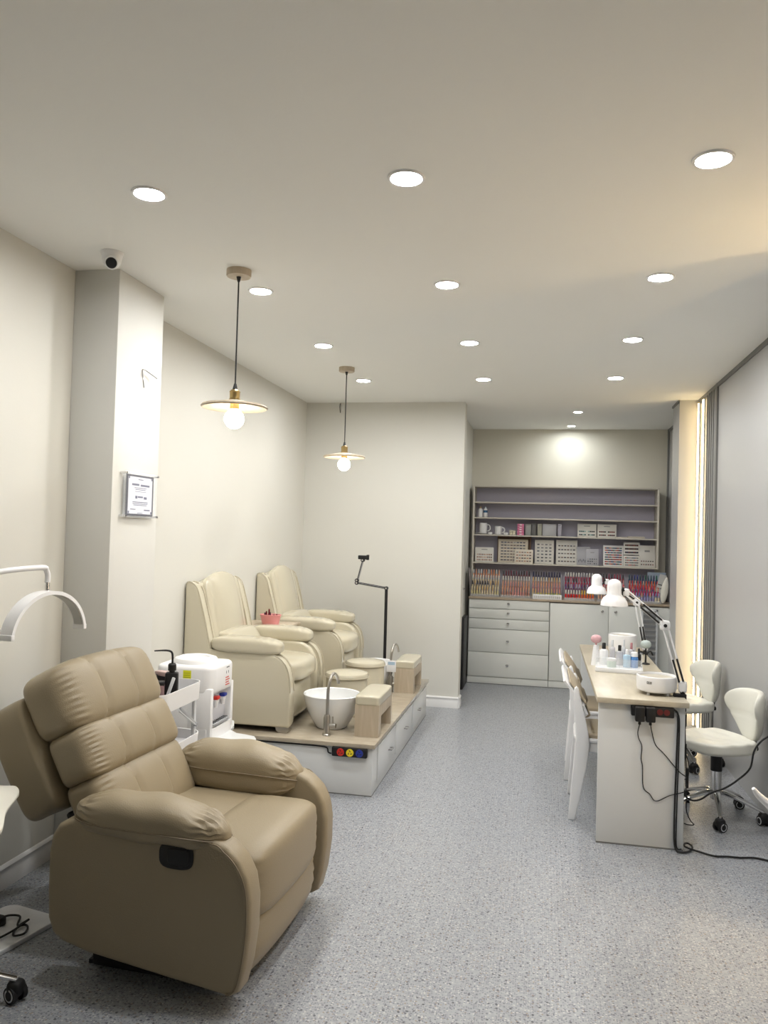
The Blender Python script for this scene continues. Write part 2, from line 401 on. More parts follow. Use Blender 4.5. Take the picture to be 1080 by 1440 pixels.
# certificate on the column
t = thing('framed_certificate', 'certificate in a clear standoff frame on the white column', 'certificate', (-2.0, 3.65, 1.714))
part('back_plate', MB().b2((.014, -.155, -.11), (.018, .155, .112), CLEAR), t)
part('front_plate', MB().b2((.026, -.165, -.112), (.030, .165, .118), PLATE), t)
part('certificate_border', MB().b2((.0185, -.135, -.102), (.021, .135, .100), flat('dark_navy_border', (.02, .02, .05))), t, 'dark navy border')
paper = part('paper', MB().b2((.0212, -.119, -.092), (.0222, .119, .090), flat('certificate_paper', (.72, .74, .82))), t)
INK = flat('ink_grey', (.10, .11, .2))
k = MB()
for y, z, w_, h in ((0, .078, .05, .004), (-.05, .052, .07, .010), (.045, .050, .09, .010), (0, .036, .12, .003), (0, .028, .10, .003), (0, .018, .11, .002), (-.04, -.010, .02, .014), (.0, -.008, .05, .008), (.05, -.012, .03, .012), (0, -.034, .15, .004), (0, -.042, .15, .003), (0, -.049, .13, .003), (-.07, -.07, .05, .004), (.07, -.072, .06, .006), (0, -.088, .05, .003)):
    k.b2((.0222, y-w_/2, z-h/2), (.0228, y+w_/2, z+h/2), INK)
for sy in (-1, 1):
    for sz in (-1, 1):
        k.b2((.0222, sy*.112-.006, sz*.085-.006), (.0228, sy*.112+.006, sz*.085+.006), INK)
part('lettering', k, paper)
for sy in (-1, 1):
    for sz in (-1, 1): part('standoff_bolt', MB().cyl((0, sy*.158, sz*.104), (.036, sy*.158, sz*.104), .006, CHROME, seg=14), t)
k = MB(); k.tube([(-1.998, 3.66, 2.35), (-1.985, 3.67, 2.345), (-1.97, 3.76, 2.322)], .004, CHROME, 6); k.tube([(-1.998, 3.66, 2.345), (-1.99, 3.655, 2.30), (-1.994, 3.675, 2.26)], .003, CHROME, 6, smooth=4)
solo('wall_hook', k, 'small bent wire hook high on the white column', 'hook')

# ------------------------------------------------------------ tan recliner
def bumpy(y, y0, w, d): return -d*math.exp(-((y-y0)/w)**2)
def rot_y(a): return Matrix_Ry(a)
def Matrix_Ry(a): return M.Rotation(a, 3, 'Y')

def make_recliner():
    t = thing('recliner_chair', 'large tan leather recliner armchair with reclined back in the foreground', 'recliner', (-1.292, 2.915, 0), R(-3))
    # side panels: outline in x,z
    side = [(-.27, .135), (-.17, .112), (.06, .085), (.355, .052), (.385, .07), (.405, .15), (.418, .26), (.418, .36), (.405, .43), (.375, .485), (.33, .525), (.27, .55), (.0, .555), (-.20, .56), (-.26, .553), (-.30, .53), (-.325, .49), (-.335, .43), (-.335, .30), (-.33, .21), (-.31, .16)]
    for s in (-1, 1):
        k = MB(); k.prism(side, s*.44, s*.335, TAN, 'y', .022, seg=4)
        # stitched seam a little inside the outer edge
        k.tube([(x*.965+.004, s*.4425, .31+(z-.31)*.95) for x, z in side[3:14]], .0022, TAND, 5, smooth=3)
        a = part('arm_panel', k, t)
    # seam piping down the arm front
    lev = MB(); lev.sbox((0, 0, 0), (.062, .007, .043), BLK, 3.2, 12); lev.sbox((.012, -.006, .0), (.04, .006, .028), BLKM, 4, 8)
    part('release_handle', lev, t, 'black oval release handle recess', (.155, -.443, .482))
    # arm pads
    for s in (-1, 1):
        def fn(u, p, s=s):
            x, y, z = p
            tp = 1-.34*max(0, u[0])**3-.10*max(0, -u[0])**3
            y *= tp; z *= tp*(.95 if u[2] > 0 else 1)
            g = math.exp(-((abs(u[0])-.80)/.16)**2)
            z += .0035*math.sin(u[1]*26+u[0]*5)*g*(1 if u[2] > 0 else .4)
            y += .003*math.sin(u[2]*22)*g
            z += -.035*max(0, u[0])**2 + .004*math.sin(u[0]*9+u[1]*2)
            z += bumpy(u[0], .62, .05, .004)
            # the pad hangs over the inner edge of the arm
            z -= .05*max(0., -s*u[1])*(1 if u[2] < 0 else .25)
            return (x, y, z)
        k = MB(); k.sbox((0, 0, 0), (.282, .108, .074 if s < 0 else .086), TAN, 2.9, 30, fn)
        k.tube([(.285*math.copysign(abs(math.cos(a))**.75, math.cos(a))*1.005, s*.0+.108*math.copysign(abs(math.sin(a))**.75, math.sin(a))*(1-.30*max(0, math.cos(a))**3)*1.005, -.02-.03*max(0, math.cos(a))**2) for a in [2*PI*i/40 for i in range(40)]], .003, TAND, 5, closed=True)
        part('arm_pad', k, t, None, (.03 if s < 0 else .012, s*.375, .578 if s < 0 else .560))
    # seat cushion
    def fs(u, p):
        x, y, z = p
        if u[2] > 0: z += .02*(1-u[1]**2)*(1-u[0]**2)+bumpy(abs(u[1]), .55, .04, .004)
        return (x, y, z)
    part('seat', MB().sbox((0, 0, 0), (.26, .33, .085), TAN, 7, 20, fs), t, None, (-.04, 0, .375))
    # leg rest: a rolled front pad and a lower panel
    def fl(u, p):
        x, y, z = p
        z += .012*(1-u[1]**2)*max(0, u[2]); x += .014*(1-u[1]**2)*max(0, u[0])
        g = math.exp(-((abs(u[1])-.9)/.10)**2); x += .0025*math.sin(u[2]*20)*g
        if u[2] > 0: z -= .0028*math.exp(-((u[0]+.25*abs(u[1])+.3)/.05)**2)
        return (x, y, z)
    part('front_pad', MB().sbox((0, 0, 0), (.155, .326, .125), TAN, 5.5, 24, fl), t, None, (.250, 0, .346))
    def fl2(u, p):
        x, y, z = p
        x += .012*(1-u[1]**2)*max(0, u[0])-.045*max(0, -u[2])**1.5
        g = math.exp(-((abs(u[1])-.88)/.12)**2); x += .003*math.sin(u[2]*17+1)*g
        return (x, y, z)
    part('leg_rest', MB().sbox((0, 0, 0), (.085, .326, .112), TAN, 6, 22, fl2), t, None, (.305, 0, .14))
    part('base_frame', MB().b2((-.22, -.33, .012), (.33, .33, .09), BLKM, .01).b2((-.25, -.30, .0), (.30, -.26, .014), BLKM).b2((-.25, .26, .0), (.30, .30, .014), BLKM), t, 'black base frame')
    # reclined back, tilted 28 degrees
    A = R(-28)
    bk = link('backrest', None, t, (-.30, 0, .40), 0, (0, A, 0))
    bk_mesh = MB()
    def shell(u, p):
        x, y, z = p
        if u[2] < 0: x *= 1-.10*abs(u[2])
        x -= .012*(1-u[1]**2)*max(0, -u[0])
        return (x, y, z+.002*math.sin(u[1]*14+u[0]*3))
    k = MB(); k.sbox((-.118, 0, .398), (.098, .335, .222), TAN, 9, 20, shell)
    k.b2((-.10, -.24, -.04), (-.03, .24, .16), BLKM, .01)
    bpy.data.objects.remove(bk)
    bk = part('backrest', k, t, 'tan reclined back shell', (-.262, .015, .385), rot=(0, A, 0))
    def cush(hx, hz, top=False):
        def f(u, p):
            x, y, z = p
            if u[0] > 0:
                x += .020*(1-u[1]**4)*(1-abs(u[2])**2.5)
                for c in (-.36, .30): x += bumpy(u[1]+.06*u[2]*u[2], c, .042, .010)
            g = math.exp(-((abs(u[1])-.86)/.10)**2)
            x += .0026*math.sin(u[2]*34+math.sin(u[1]*9))*g*(1 if u[0] > 0 else 0)*(1 if u[1] < 0 else .25)
            e = max(0, abs(u[1])-.75)/.25
            x *= 1-.16*e*e; z *= 1-.05*e*e
            if top and u[2] > 0: z += .012*(1-u[1]**2)
            return (x, y, z)
        return f
    for nm, zc, hz, hx, xo, hy in (('lumbar_cushion', .125, .128, .085, .050, .315), ('back_cushion', .330, .103, .090, .062, .322), ('head_cushion', .540, .134, .108, .052, .328)):
        c = MB(); c.sbox((0, 0, 0), (hx, hy, hz), TAN, 5.2 if nm[0] == 'h' else 7, 52, cush(hx, hz, nm[0] == 'h'))
        part(nm, c, bk, None, (xo, 0, zc))
    return t
make_recliner()

# ------------------------------------------------------------ cream pedicure armchairs on the platform
PZ = .31
def make_sofa(loc, label):
    t = thing('pedicure_armchair', label, 'armchair', loc, 0, 'cream leather pedicure armchairs')
    side = [(-.355, .035), (-.355, .885), (-.345, .905), (-.32, .905), (-.29, .885), (-.265, .84), (-.215, .66), (-.178, .50), (-.165, .485), (.18, .485), (.25, .475), (.30, .445), (.335, .395), (.352, .33), (.358, .25), (.358, .05), (.35, .035)]
    inn = [(x-(.012 if x > 0 else 0), z) for x, z in side]
    for s in (-1, 1):
        k = MB(); k.prism(side, s*.386, s*.30, CREAM, 'y', .012); k.prism(inn, s*.305, s*.238, CREAM, 'y', .022, seg=4)
        k.tube([(x, s*.302, z-.001) for x, z in side[1:15]], .004, CREAMD, 5, smooth=2)
        k.tube([(x+.001, s*.381, z+.001) for x, z in side[1:15]], .0035, CREAMD, 5, smooth=2)
        part('side_panel', k, t)
        def fn(u, p, s=s):
            x, y, z = p
            g = math.exp(-((u[0]-.45)/.30)**2)
            z += .004*math.sin(u[0]*34+u[1]*2)*g*(1 if u[2] > 0 else 0)
            tp = 1-.22*max(0, abs(u[0])-.55)
            z += -.012*max(0, u[0])**2
            return (x, y*tp, z*tp)
        k = MB(); k.sbox((0, 0, 0), (.232, .088, .052), CREAM, 3.9, 26, fn); part('arm_pad', k, t, None, (.052, s*.325, .525), ang=60)
    # back: padded panel with a humped top
    def fb(u, p):
        x, y, z = p
        z += .042*(math.cos(min(1, abs(u[1]))*PI)*.5+.5)*max(0, u[2])
        if u[0] > 0: x += .028*(1-u[1]**2)*(1-u[2]**2)-.006*math.exp(-((abs(u[1])-.72)/.06)**2)
        x -= .125*(u[2]+1)*.5*(u[0]+1)*.5
        return (x, y, z)
    part('backrest', MB().sbox((0, 0, 0), (.085, .288, .280), CREAM, 8, 26, fb), t, None, (-.225, 0, .64))
    hump = [(.385, .10), (.385, .878), (.36, .888)]+[(y, .893+.035*(math.cos(y/.345*PI)*.5+.5)) for y in (.32, .28, .24, .20, .15, .10, .05, 0, -.05, -.10, -.15, -.20, -.24, -.28, -.32)]+[(-.36, .888), (-.385, .878), (-.385, .10)]
    part('back_board', MB().prism(hump, -.352, -.285, CREAM, 'x', .018, seg=4), t)
    def fc(u, p):
        x, y, z = p
        x -= .06*u[2]; return (x, y, z+.012*(1-u[1]**2)*max(0, u[2]))
    part('lumbar_cushion', MB().sbox((0, 0, 0), (.085, .242, .085), CREAM, 12, 24, fc), t, None, (-.135, 0, .495))
    def fs(u, p):
        x, y, z = p
        if u[2] > 0: z += .022*(1-u[1]**2)*(1-.4*u[0]**2)
        x += .022*(1-u[1]**2)*max(0, u[0]); return (x, y, z)
    part('seat', MB().sbox((0, 0, 0), (.275, .236, .075), CREAM, 4.2, 24, fs), t, None, (.085, 0, .345))
    part('leg_rest', MB().sbox((0, 0, 0), (.10, .236, .115), CREAM, 6, 18, lambda u, p: (p[0]+.012*(1-u[1]**2)*max(0, u[0]), p[1], p[2])), t, None, (.225, 0, .160))
    part('base_frame', MB().b2((-.34, -.36, .03), (.30, .36, .06), BLKM), t, 'black underside')
    for x in (-.31, .31):
        for s in (-1, 1):
            part('foot', MB().prism([(-.045, .038), (.04, .038), (.045, .02), (.03, 0), (-.02, 0), (-.04, .016)], -.03, .03, STEEL, 'y', .003), t, 'metal foot', (x, s*.345, 0))
    return t
s1 = make_sofa((-1.87, 5.11, PZ), 'cream leather armchair on the platform, the nearer of two')
copy_tree(s1, (-1.87, 6.385, PZ), None, 'cream leather armchair on the platform, the farther of two, beside the cross wall')

# raised platform
t = thing('pedicure_platform', 'white raised platform with a wood laminate top carrying the armchairs', 'platform', (0, 0, 0))
PX0, PX1, PY0, PY1 = XL+.004, -.968, 4.655, 6.87
part('body', MB().b2((PX0, PY0, .004), (PX1, PY1, .285), WHITE, .002).b2((PX0, PY0-.001, 0), (PX1+.001, PY1, .006), DKTRIM), t)
part('platform_top', MB().b2((PX0, PY0-.02, .285), (PX1+.018, PY1+.005, PZ), PLATW, .002), t, 'glossy beige wood laminate top')
for i, (a, b) in enumerate(((4.80, 5.36), (5.40, 6.08), (6.12, 6.80))):
    d = part('drawer', MB().b2((PX1, a, .055), (PX1+.008, b, .262), WHITE, .0015), t)
    y = (5.15, 5.74, 6.37)[i]
    part('drawer_handle', MB().tube([(PX1+.008, y-.03, .158), (PX1+.03, y-.03, .158), (PX1+.03, y+.03, .158), (PX1+.008, y+.03, .158)], .005, CHROME, 8), d, 'small chrome pull')

def power_strip(name, label, loc, w, h, cols, rz=0):
    t = thing(name, label, 'power strip', loc, rz)
    part('case', MB().b2((-w/2, -.028, -h/2), (w/2, 0, h/2), BLK, .007), t)
    for i, c in enumerate(cols):
        x = -w/2+.055+i*(w-.10)/(len(cols)-1 if len(cols) > 1 else 1)
        so = part('socket', MB().cyl((x, -.031, 0), (x, -.026, 0), h*.40, c, seg=24), t, 'coloured round socket')
        k = MB()
        for a in (90, 210, 330): k.box((0, 0, 0), (.004, .002, .012), BLK, 0, M.Translation((x+math.cos(R(a))*.010, -.0318, math.sin(R(a))*.010)) @ M.Rotation(R(a if a != 90 else 90)*-1+R(45), 4, 'Y'))
        part('socket_slots', k, so, 'black slots')
    return t
t = power_strip('power_strip', 'black power strip with red, yellow and blue sockets on the platform front', (-1.103, PY0-.002, .2565), .215, .056, (RED, YEL, BLUE))
solo('power_cable', MB().tube([(-1.80, PY0-.008, .275), (-1.45, PY0-.008, .277), (-1.30, PY0-.008, .276), (-1.245, PY0-.01, .27), (-1.235, PY0-.012, .245), (-1.215, PY0-.014, .24)], .0045, BLK, 6, smooth=5), 'thin black cable under the edge of the platform top', 'cable')

# ottomans
def make_ottoman(loc, label):
    t = thing('ottoman', label, 'ottoman', loc, 0, 'round cream ottomans')
    part('body', MB().lathe([(0, 0), (.138, 0), (.143, .005), (.143, .245), (.139, .252), (0, .252)], CREAM, seg=48), t)
    part('seat', MB().lathe([(0, .25), (.146, .25), (.151, .256), (.151, .268), (.143, .281), (.11, .29), (.05, .295), (0, .297)], CREAM, seg=48), t, 'padded round top')
    part('piping', MB().tube([(.1505*math.cos(a), .1505*math.sin(a), .256) for a in [2*PI*i/40 for i in range(40)]], .004, CREAMD, 6, closed=True), t)
    return t
o1 = make_ottoman((-1.318, 5.395, PZ), 'round cream leather ottoman just behind the near wash basin')
copy_tree(o1, (-1.305, 5.925, PZ), None, 'round cream leather ottoman at the far armchair, behind the other ottoman')

# basins, faucets, foot rests
def make_basin(loc, label):
    k = MB(); k.lathe([(0, .0), (.092, 0), (.10, .006), (.128, .05), (.158, .11), (.176, .17), (.184, .205), (.186, .212), (.182, .216), (.175, .212), (.170, .17), (.147, .11), (.116, .055), (.085, .028), (.03, .020), (0, .019)], PORC, seg=56)
    t = thing('wash_basin', label, 'wash basin', loc, 0, 'white pedicure basins')
    part('bowl', k, t); part('drain', MB().lathe([(0, .0205), (.022, .0205), (.02, .024), (0, .0245)], CHROME), t, 'chrome drain'); return t
b1 = make_basin((-1.313, 4.995, PZ), 'white round foot basin, the nearer one, beside the wooden foot rest')
copy_tree(b1, (-1.335, 6.325, PZ), None, 'white foot basin hidden behind the ottomans, the farther one')
def make_faucet(loc, label, rz=0):
    t = thing('faucet', label, 'faucet', loc, rz, 'brushed steel faucets')
    part('body', MB().lathe([(0, 0), (.026, 0), (.026, .006), (.021, .012), (.021, .11), (.017, .125), (.0, .126)], STEEL), t)
    part('spout', MB().tube([(0, 0, .11), (.0, .0, .20), (.002, .003, .29), (.008, .018, .34), (.016, .045, .368), (.026, .08, .360), (.034, .105, .328), (.038, .112, .30)], .0098, STEEL, 14, smooth=5), t)
    part('lever', MB().cyl((.018, 0, .062), (.058, -.004, .062), .014, STEEL).cyl((.04, -.002, .066), (.036, -.002, .118), .005, STEEL), t)
    return t
f1 = make_faucet((-1.283, 4.772, PZ), 'tall brushed steel faucet beside the near foot basin')
copy_tree(f1, (-1.168, 6.235, PZ), None, 'tall brushed steel faucet beside the far foot basin')
def make_footrest(loc, label):
    t = thing('foot_rest', label, 'foot rest', loc, 0, 'wooden foot rests')
    arch = [(-.21, 0), (-.21, .195), (.21, .195), (.21, 0), (.175, 0), (.175, .12), (-.14, .12), (-.14, 0)]
    part('frame', MB().prism(arch, -.076, .076, OAK, 'x', .001), t)
    part('cushion', MB().sbox((0, 0, .218), (.080, .215, .029), CREAM, 10, 18, lambda u, p: (p[0], p[1], p[2]+.006*(1-u[0]**2)*max(0, u[2]))), t, 'cream padded top'); return t
r1 = make_footrest((-1.041, 5.015, PZ), 'light wood foot rest with cream pad at the near basin')
copy_tree(r1, (-1.056, 6.42, PZ), None, 'light wood foot rest with cream pad at the far basin')

# small card hanging at the far faucet
t = thing('hanging_card', 'small white card with a blue heading hanging from the far faucet', 'card', (-1.158, 6.208, .515))
part('card', MB().b2((-.037, -.003, -.045), (.037, 0, .045), WHPL, .001), t)
part('heading', MB().b2((-.028, -.0036, .010), (.028, -.003, .034), flat('card_blue', (.42, .56, .70))), t)

# phone holder arm
t = thing('phone_holder_stand', 'black jointed phone holder stand rising behind the ottomans', 'phone holder', (-1.31, 6.70, PZ))
part('pole', MB().cyl((0, 0, 0), (-.002, 0, .775), .013, BLKM).lathe([(0, 0), (.07, 0), (.07, .008), (.02, .016), (0, .016)], BLKM), t)
def bar(a, b): 
    k = MB(); a = V(a); b = V(b); o = V((0, .012, 0))
    k.cyl(a, b, .009, GREYP, seg=10); k.cyl(a-o, b-o, .003, BLKM, seg=8); k.cyl(a+V((0, -.005, .008)), b+V((0, -.005, .008)), .003, BLKM, seg=8); return k
part('lower_arm', bar((-.002, 0, .782), (-.262, 0, .818)), t)
part('upper_arm', bar((-.262, 0, .822), (-.215, 0, 1.015)), t)
for p in ((-.002, 0, .782), (-.262, 0, .818), (-.262, 0, .84), (-.215, 0, 1.015)): part('joint', MB().cyl((p[0], -.018, p[2]), (p[0], .016, p[2]), .016, BLKM, seg=16).cyl((p[0], -.021, p[2]), (p[0], -.017, p[2]), .008, CHROME, seg=12), t)
part('phone_clamp', MB().b2((-.255, -.022, 1.022), (-.17, .02, 1.056), BLK, .005).b2((-.18, -.03, 1.018), (-.163, .02, 1.062), BLK, .004), t)

# side table between the armchairs with a pink caddy
t = thing('side_table', 'narrow beige side table between the two armchairs', 'side table', (-2.03, 5.745, PZ))
part('table_top', MB().b2((-.19, -.2, .525), (.20, .2, .545), OAK, .003), t)
for s in (-1, 1): part('side_panel', MB().b2((-.19, s*.19-.01, 0), (.19, s*.19+.01, .525), CREAM, .002), t)
t = thing('pink_caddy', 'pink plastic basket holding small dark red bottles between the armchairs', 'basket', (-2.00, 5.72, PZ+.545))
part('basket', MB().lathe([(0, 0), (.058, 0), (.064, .004), (.080, .068), (.082, .072), (.077, .070), (.061, .009), (0, .008)], PINK, sy=.75), t)
part('rim', MB().tube([(.081*math.cos(a), .0608*math.sin(a), .071) for a in [2*PI*i/36 for i in range(36)]], .003, PINK, 6, closed=True), t)
WINE = flat('wine_red_glass', (.14, .008, .015), .15)
for i, (x, y, h) in enumerate(((-.045, 0, .075), (-.025, -.025, .088), (-.02, .02, .10), (0, -.012, .08), (.03, -.01, .062), (.045, .01, .066), (.015, .025, .06))):
    t = thing('polish_bottle', 'small dark red bottle in the pink basket', 'bottle', (-2.0+x, 5.72+y, PZ+.556), 0, 'dark red bottles in the pink basket')
    part('bottle', MB().lathe([(0, 0), (.011, 0), (.0115, h*.55), (.005, h*.62), (0, h*.63)], WINE, seg=14), t)
    part('cap', MB().lathe([(.0, h*.6), (.007, h*.6), (.0055, h), (0, h)], WINE if i % 3 else flat('plum_cap', (.06, .01, .03)), seg=12), t)

# ------------------------------------------------------------ left foreground: arc lamp, stool, adapter
t = thing('arc_floor_lamp', 'white half-moon floor lamp with bent arm behind the tan recliner', 'floor lamp', (0, 0, 0))
def rr_plate(cx, cy, hx, hy, r, n=6):
    out = []
    for sx, sy, a0 in ((1, 1, 0), (-1, 1, 90), (-1, -1, 180), (1, -1, 270)):
        for i in range(n+1):
            a = R(a0+90*i/n); out.append((cx+sx*(hx-r)+r*math.cos(a), cy+sy*(hy-r)+r*math.sin(a)))
    return out
part('base_plate', MB().prism(rr_plate(0, 0, .135, .21, .045), 0, .018, WHPL, 'z', .003), t, None, (-2.0, 2.69, 0), R(-12))
part('pole', MB().tube([(-2.11, 2.52, .015), (-2.11, 2.52, 1.05), (-2.09, 2.53, 1.12)], .013, WHPL, 12), t)
part('arm', MB().tube([(-2.09, 2.53, 1.10), (-1.985, 2.505, 1.285), (-1.925, 2.495, 1.362), (-1.90, 2.525, 1.385), (-1.872, 2.72, 1.393), (-1.868, 2.745, 1.382), (-1.868, 2.755, 1.36), (-1.868, 2.755, 1.335)], .0105, WHPL, 12, smooth=4), t)
part('joint', MB().cyl((-1.868, 2.755, 1.338), (-1.868, 2.755, 1.305), .0085, CHROME), t, 'small chrome joint')
def arc(u, v):
    a = PI*(.045+.91*u); rr = .215
    return V((-(v-.5)*.052, rr*math.cos(a), .178*math.sin(a)))
k = MB(); k.grid(40, 3, arc, WHPL, .014)
hd = part('lamp_head', k, t, 'curved half-moon head', (-1.868, 2.755, 1.125), R(-4))
k = MB()
def arc2(u, v):
    a = PI*(.06+.88*u); rr = .2008
    return V((-(v-.5)*.036, rr*math.cos(a), .1638*math.sin(a)-.0002))
k.grid(40, 1, arc2, flat('unlit_diffuser', (.50, .50, .49), .4), .0015); part('diffuser', k, hd)
for s in (-1, 1): part('end_cap', MB().box((0, s*.2065, .022), (.055, .019, .022), WHPL, .004), hd)

t = thing('salon_stool', 'white cushioned rolling stool cut off at the left edge', 'stool', (-1.87, 2.23, 0))
def pil(u, p):
    x, y, z = p; e = max(abs(u[0]), abs(u[1]))
    z *= (1-.86*e**5)
    c = (abs(u[0])*abs(u[1]))**2
    return (x*(1-.05+.14*c), y*(1-.05+.14*c), z+.004*math.sin(u[0]*9+u[1]*5)*(1 if u[2] > 0 else .3))
k = MB(); k.sbox((0, 0, 0), (.215, .215, .05), OFFW, 7, 26, pil)
part('seat', k, t, None, (0, 0, .625), R(28))
part('column', MB().cyl((0, 0, .10), (0, 0, .36), .025, CHROME).cyl((0, 0, .36), (0, 0, .60), .015, CHROME), t, 'chrome column')
def star_base(t, rad, angs, z0=.085):
    for a in angs:
        c, s_ = math.cos(R(a)), math.sin(R(a))
        l = part('leg', MB().tube([(0, 0, z0+.05), (.05*c, .05*s_, z0+.055), (rad*.55*c, rad*.55*s_, z0+.03), (rad*c, rad*s_, z0-.012)], [.017, .018, .014, .011], CHROME, 10, smooth=4, sq=(.8, 1.25)), t, 'chrome leg')
        w_ = MB(); q = a+40; tx, ty = math.cos(R(q)), math.sin(R(q)); cx, cy = rad*c, rad*s_
        for s2 in (-1, 1):
            p0 = V((cx+tx*s2*.010, cy+ty*s2*.010, .027)); p1 = V((cx+tx*s2*.026, cy+ty*s2*.026, .027)); w_.cyl(p0, p1, .027, BLK, seg=22)
            w_.cyl(p0+(p1-p0)*.85, p1+(p1-p0)*.06, .020, LGREY, seg=22); w_.cyl(p0+(p1-p0)*.9, p1+(p1-p0)*.10, .015, BLK, seg=18)
        w_.sbox((cx, cy, .044), (.026, .026, .026), BLK, 3, 8); w_.cyl((cx, cy, .05), (cx, cy, .078), .007, CHROME, seg=10)
        part('caster', w_, l, 'black caster')
star_base(t, .25, (32, 104, 176, 248, 320))

t = thing('power_adapter', 'black power adapter lying on the white lamp base', 'power adapter', (-2.035, 2.71, .0185), R(-10))
part('case', MB().box((0, 0, .017), (.07, .12, .034), BLK, .005), t)
part('cord', MB().tube([(.0, .06, .017), (.01, .10, .012), (.045, .115, .008), (.09, .06, .008), (.115, .075, .008), (.145, .055, .008), (.16, .02, .008), (.14, -.005, .008), (.115, .02, .008), (.10, .065, .010), (.105, .10, .015), (.11, .02, .010), (.10, -.06, .008), (.07, -.075, .008), (.02, -.055, .008)], .0042, BLK, 6, smooth=5), t)

# ------------------------------------------------------------ table with water dispenser
t = thing('low_table', 'small white table with a wavy rounded edge under the water dispenser', 'table', (0, 0, 0))
outl = [(-2.20, 3.90), (-1.78, 3.90), (-1.70, 3.885), (-1.635, 3.90), (-1.59, 3.945), (-1.545, 3.965), (-1.505, 3.975), (-1.478, 4.01), (-1.478, 4.06), (-1.505, 4.105), (-1.56, 4.125), (-1.62, 4.14), (-1.68, 4.20), (-1.70, 4.30), (-1.74, 4.40), (-1.82, 4.45), (-2.20, 4.45)]
part('table_top', MB().prism(outl, .428, .450, WHITE, 'z', .004), t)
part('cabinet', MB().b2((-2.18, 3.96, 0), (-1.80, 4.40, .428), WHITE, .004), t)

t = thing('water_dispenser', 'white tabletop water dispenser with hot and cold taps on the low table', 'water dispenser', (-1.84, 4.07, .451))
def db(u, p): return p
body = [(-.135, 0), (.135, 0), (.142, .02), (.150, .05), (.150, .36), (.145, .385), (.12, .395), (-.12, .395), (-.142, .385), (-.15, .36), (-.15, .05), (-.142, .02)]
k = MB(); k.prism(rr_plate(-.02, 0, .145, .1505, .02), 0.004, .335, WHPL, 'z', .0)
k.prism(rr_plate(.0, 0, .165, .155, .055), .235, .385, WHPL, 'z', .022, seg=4)
k.prism(rr_plate(.0, 0, .162, .1545, .03), .0, .06, WHPL, 'z', .0)
k.b2((.03, -.1530, .02), (.160, -.118, .27), WHPL, .006); k.b2((.03, .118, .02), (.160, .1530, .27), WHPL, .006)
part('body', k, t)
part('bottle_collar', MB().lathe([(0, .38), (.118, .38), (.118, .396), (.110, .408), (.085, .416), (.075, .412), (.070, .402), (0, .398)], WHPL, seg=48), t, 'round raised collar on top')
part('front_recess', MB().b2((.120, -.118, .055), (.127, .118, .238), flat('dispenser_grey', (.58, .58, .62), .3), .001), t)
k = MB(); k.prism(rr_plate(.112, 0, .052, .112, .03), .066, .080, GREYP, 'z', .003)
for i in range(9): k.b2((.075, -.09+i*.022, .080), (.155, -.086+i*.022, .083), BLK)
part('drip_tray', k, t, 'dark grey drip tray')
for y, c, nm in ((-.045, RED, 'red hot water tap'), (.05, BLUE, 'blue cold water tap')):
    k = MB(); k.b2((.127, y-.020, .198), (.158, y+.020, .216), c, .004); k.b2((.129, y-.018, .180), (.152, y+.018, .198), WHPL, .004); k.cyl((.141, y, .155), (.141, y, .182), .009, WHPL, .012)
    part('tap', k, t, nm)
k = MB(); k.b2((-.0, -.1565, .282), (.045, -.1552, .362), flat('label_yellow', (.72, .72, .02), .5)); 
for i in range(6): k.b2((.004, -.1572, .292+i*.011), (.041, -.1564, .295+i*.011), flat('label_olive', (.35, .38, .02), .5))
part('energy_label', k, t, 'yellow label with dark lines')
k = MB(); RM = flat('red_print', (.6, .12, .10), .5); GM = flat('grey_print', (.15, .15, .16), .5)
for i in range(4): k.b2((.1655, .02, .262+i*.013), (.1662, .075-.01*(i % 2), .268+i*.013), RM)
k.b2((.1655, .03, .355), (.1662, .068, .361), GM); k.b2((.1655, .026, .325), (.1662, .031, .339), GM); k.b2((.1655, .055, .325), (.1662, .060, .339), GM)
part('print_marks', k, t, 'small red and grey print')

# ------------------------------------------------------------ folding trolley
t = thing('tool_trolley', 'white metal tool trolley with trays standing behind the recliner', 'trolley', (-1.775, 3.55, 0))
def tray(z, h, hx=.115, hy=.215, r=.06, m=WHPL):
    k = MB(); pts = rr_plate(0, 0, hx, hy, r, 8); n = len(pts)
    inn = rr_plate(0, 0, hx-.005, hy-.005, r-.005, 8)
    vs = [(x, y, z) for x, y in pts]+[(x*1.03, y*1.015, z+h) for x, y in pts]+[(x*1.03, y*1.015, z+h) for x, y in inn]+[(x, y, z+.004) for x, y in inn]
    fs = [list(range(n))[::-1], [3*n+i for i in range(n)]]
    for L in range(3):
        for i in range(n): j = (i+1) % n; fs.append([L*n+i, L*n+j, (L+1)*n+j, (L+1)*n+i])
    return k.add(vs, fs, m)
TRAYIN = mat('tray_mat_grey', (.22, .24, .26), .5)
part('top_tray', tray(.715, .085), t)
part('tray_mat', MB().prism(rr_plate(0, 0, .108, .198, .055, 8), .7195, .724, TRAYIN, 'z'), t, 'dark grey tray mat')
part('middle_tray', tray(.50, .05), t, 'lower white tray')
part('bottom_tray', tray(.14, .06), t)
for x, y in ((.10, .15), (.10, -.14), (-.10, .15), (-.10, -.14)):
    part('leg', MB().b2((x-.008, y-.011, .035), (x+.008, y+.011, .716), LGREY, .003), t)
    part('caster', MB().cyl((x-.012, y, .02), (x+.012, y, .02), .02, BLK), t)
part('folding_brace', MB().tube([(.112, -.03, .712), (.112, .14, .600)], .006, GREYP, 6, sq=(1.6, .6)).tube([(.118, -.06, .705), (.118, .14, .592)], .005, LGREY, 6).cyl((.11, .14, .596), (.124, .14, .596), .01, GREYP), t)
